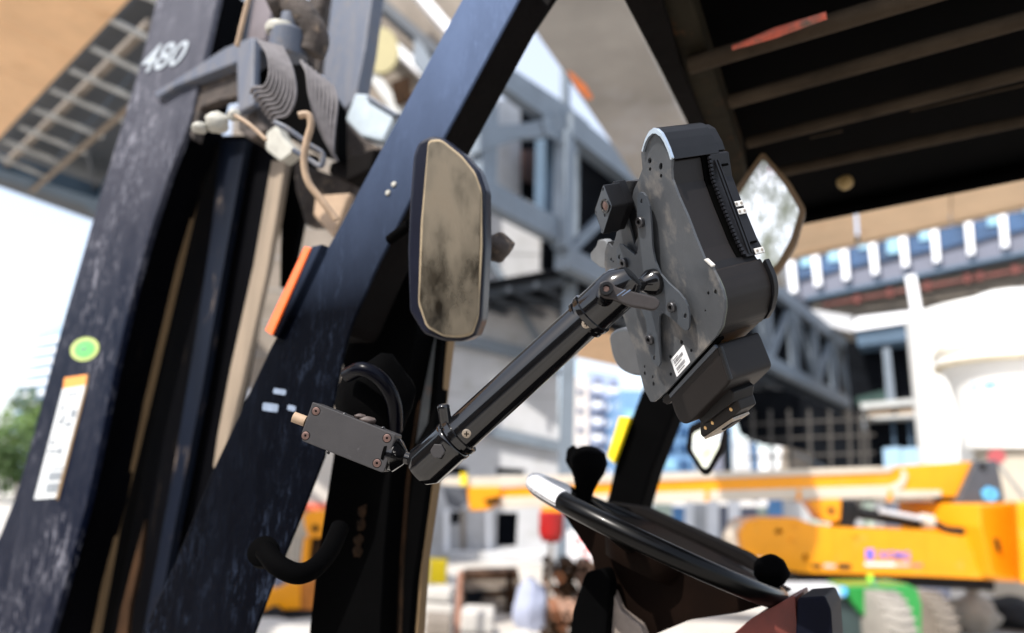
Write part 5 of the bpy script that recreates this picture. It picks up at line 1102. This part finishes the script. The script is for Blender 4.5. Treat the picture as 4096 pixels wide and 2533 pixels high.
CN = dk('connector', rrect([(2800, 1690), (2925, 1580), (2950, 1602), (2962, 1640), (2918, 1680), (2812, 1752), (2800, 1738)], 5, 2), .028, .024, box_brown, bevel=.0015)
dk('connector_lip', [(2816, 1750), (2930, 1672), (2934, 1680), (2820, 1758)], .027, .024, pale_screw, parent=CN)
dk('connector_plug', [(2875, 1712), (2925, 1676), (2930, 1694), (2890, 1724)], .034, .014, box_dark, parent=CN, bevel=.001)
for x, y in ((2822, 1712), (2850, 1692), (2924, 1638)): lathe(DK, 'connector_screw', PN(x, y, *PLN(.0279)), -NA, [(0, .0022), (.0005, .002), (.0005, 0)], brass, n=14, parent=CN)
dk('brass_tab', [(2898, 1584), (2910, 1578), (2914, 1588), (2900, 1592)], .026, .004, brass)
dk('box_underside', [(2790, 1672), (2912, 1552), (2934, 1570), (2930, 1610), (2812, 1700)], .02, .03, box_dark, bevel=.001)
# camera box
CBX = rrect([(2413, 736), (2449, 826), (2411, 942), (2377, 842)], 9, 3)
cb_ = dk('sensor_box', CBX, -.040, .021, satin_black, bevel=.0008)
fp = dk('sensor_face', rrect([(2413, 741), (2446, 827), (2411, 936), (2380, 843)], 8, 3), -.0408, .0008, bracket_grey, parent=cb_, holes=[circ(2412, 757, 3, 8, 10, .1), circ(2440, 827, 3, 9, 10, .1), circ(2407, 925, 3, 8, 10, .1), circ(2383, 852, 3, 8, 10, .1), circ(2419, 862, 3, 7, 10)])
lathe(DK, 'lens_ring', PN(2421, 824, *PLN(-.041)), -NA, [(0, .0076), (.0012, .0074), (.0012, .0058), (.0003, .0055), (.0003, 0)], gloss_black, n=28, parent=cb_)
lathe(DK, 'lens', PN(2421, 824, *PLN(-.0415)), -NA, [(0, .005), (.0006, .003), (.0007, 0)], screw_bronze, n=24, parent=cb_)
dk('sensor_body', rrect([(2452, 722), (2492, 820), (2452, 930), (2418, 830)], 9, 3), -.0185, .016, satin_black, bevel=.0008)
dk('sensor_mount', rrect([(2490, 726), (2560, 722), (2570, 780), (2556, 900), (2537, 975), (2505, 860), (2480, 850)], 6, 2), .004, .03, satin_black, bevel=.0008)
dk('plate_tab', [(2432, 968), (2458, 965), (2450, 990), (2438, 978), (2424, 992)], .002, .012, satin_black)
# rear handle housing lower left
dk('rear_housing', rrect([(2432, 1345), (2452, 1322), (2495, 1310), (2540, 1325), (2580, 1440), (2585, 1510), (2520, 1502), (2475, 1478), (2448, 1432)], 22, 4), .03, .03, M_('smoky grey plastic', (.06, .065, .073), rough=.35, var=.15, scale=30, coat=.4), bevel=.004, segs=3)
dk('cutout_remnant', rrect([(2360, 1015), (2385, 985), (2392, 960), (2420, 960), (2440, 1000), (2440, 1080), (2400, 1070), (2364, 1040)], 8, 3), .04, .01, M_('pale grey remnant', (.16, .165, .17), rough=.4, var=.2, scale=30), bevel=.001)  # leftover patch of cut-out background, modelled as a pale grey piece
# label with bar codes
lb = dk('barcode_label', rrect([(2733, 1379), (2760, 1450), (2707, 1509), (2682, 1440)], 3, 2), -.0006, .0006, label_white)
q0, qx, qy = Vector((2685, 1441)), Vector((47, -56)), Vector((24.5, 64))     # origin left corner, along, down
def lq(u0, u1, v0, v1, name, m):
    c4 = [q0 + qx * u + qy * v for u, v in ((u0, v0), (u1, v0), (u1, v1), (u0, v1))]
    dk(name, [(c.x, c.y) for c in c4], -.0009, .0003, m, parent=lb)
rb = random.Random(3)
for v0, v1, u1 in ((.19, .36, .78), (.60, .79, .80)):
    u = .10
    while u < u1:
        w = rb.choice([.012, .02, .03]); lq(u, u + w, v0, v1, 'barcode_stripe', print_grey); u += w + rb.choice([.012, .02, .026])
for v0, u1 in ((.09, .48), (.43, .62), (.86, .66)):
    u = .10
    while u < u1: w = rb.choice([.02, .03, .035]); lq(u, u + w, v0, v0 + .05, 'printed_character', print_grey); u += w + .013

# ---- unseen dark sheds added behind the camera to darken the glossy reflections
for (az, d, w, h, lab) in ((200, 9, 16, 4.2, 'unseen dark grey shed added behind the camera for reflections'), (262, 8, 7, 3.2, 'unseen dark container added at the left rear for reflections')):
    a = rad(az); n_ = Vector((math.sin(a), math.cos(a), 0)); u_ = Vector((n_.y, -n_.x, 0)); c_ = n_ * d
    t = T('reflection_shed', lab, 'reflection shed', c_)
    prism3(t, 'wall', [[c_ - u_ * w / 2, c_ + u_ * w / 2, c_ + u_ * w / 2 + Vector((0, 0, h)), c_ - u_ * w / 2 + Vector((0, 0, h))]], n_ * 3, M_('shed cladding', (.05, .045, .04), rough=.8, var=.2, scale=1))
    for k in range(4):
        q = c_ + u_ * (k - 1.5) * w / 4.5 - n_ * .04
        prism3(t, 'shutter', [[q - u_ * .8 + Vector((0, 0, .1)), q + u_ * .8 + Vector((0, 0, .1)), q + u_ * .8 + Vector((0, 0, 2.4)), q - u_ * .8 + Vector((0, 0, 2.4))]], n_ * .03, M_('brown shutter', (.16, .11, .07), rough=.6, var=.2, scale=1))
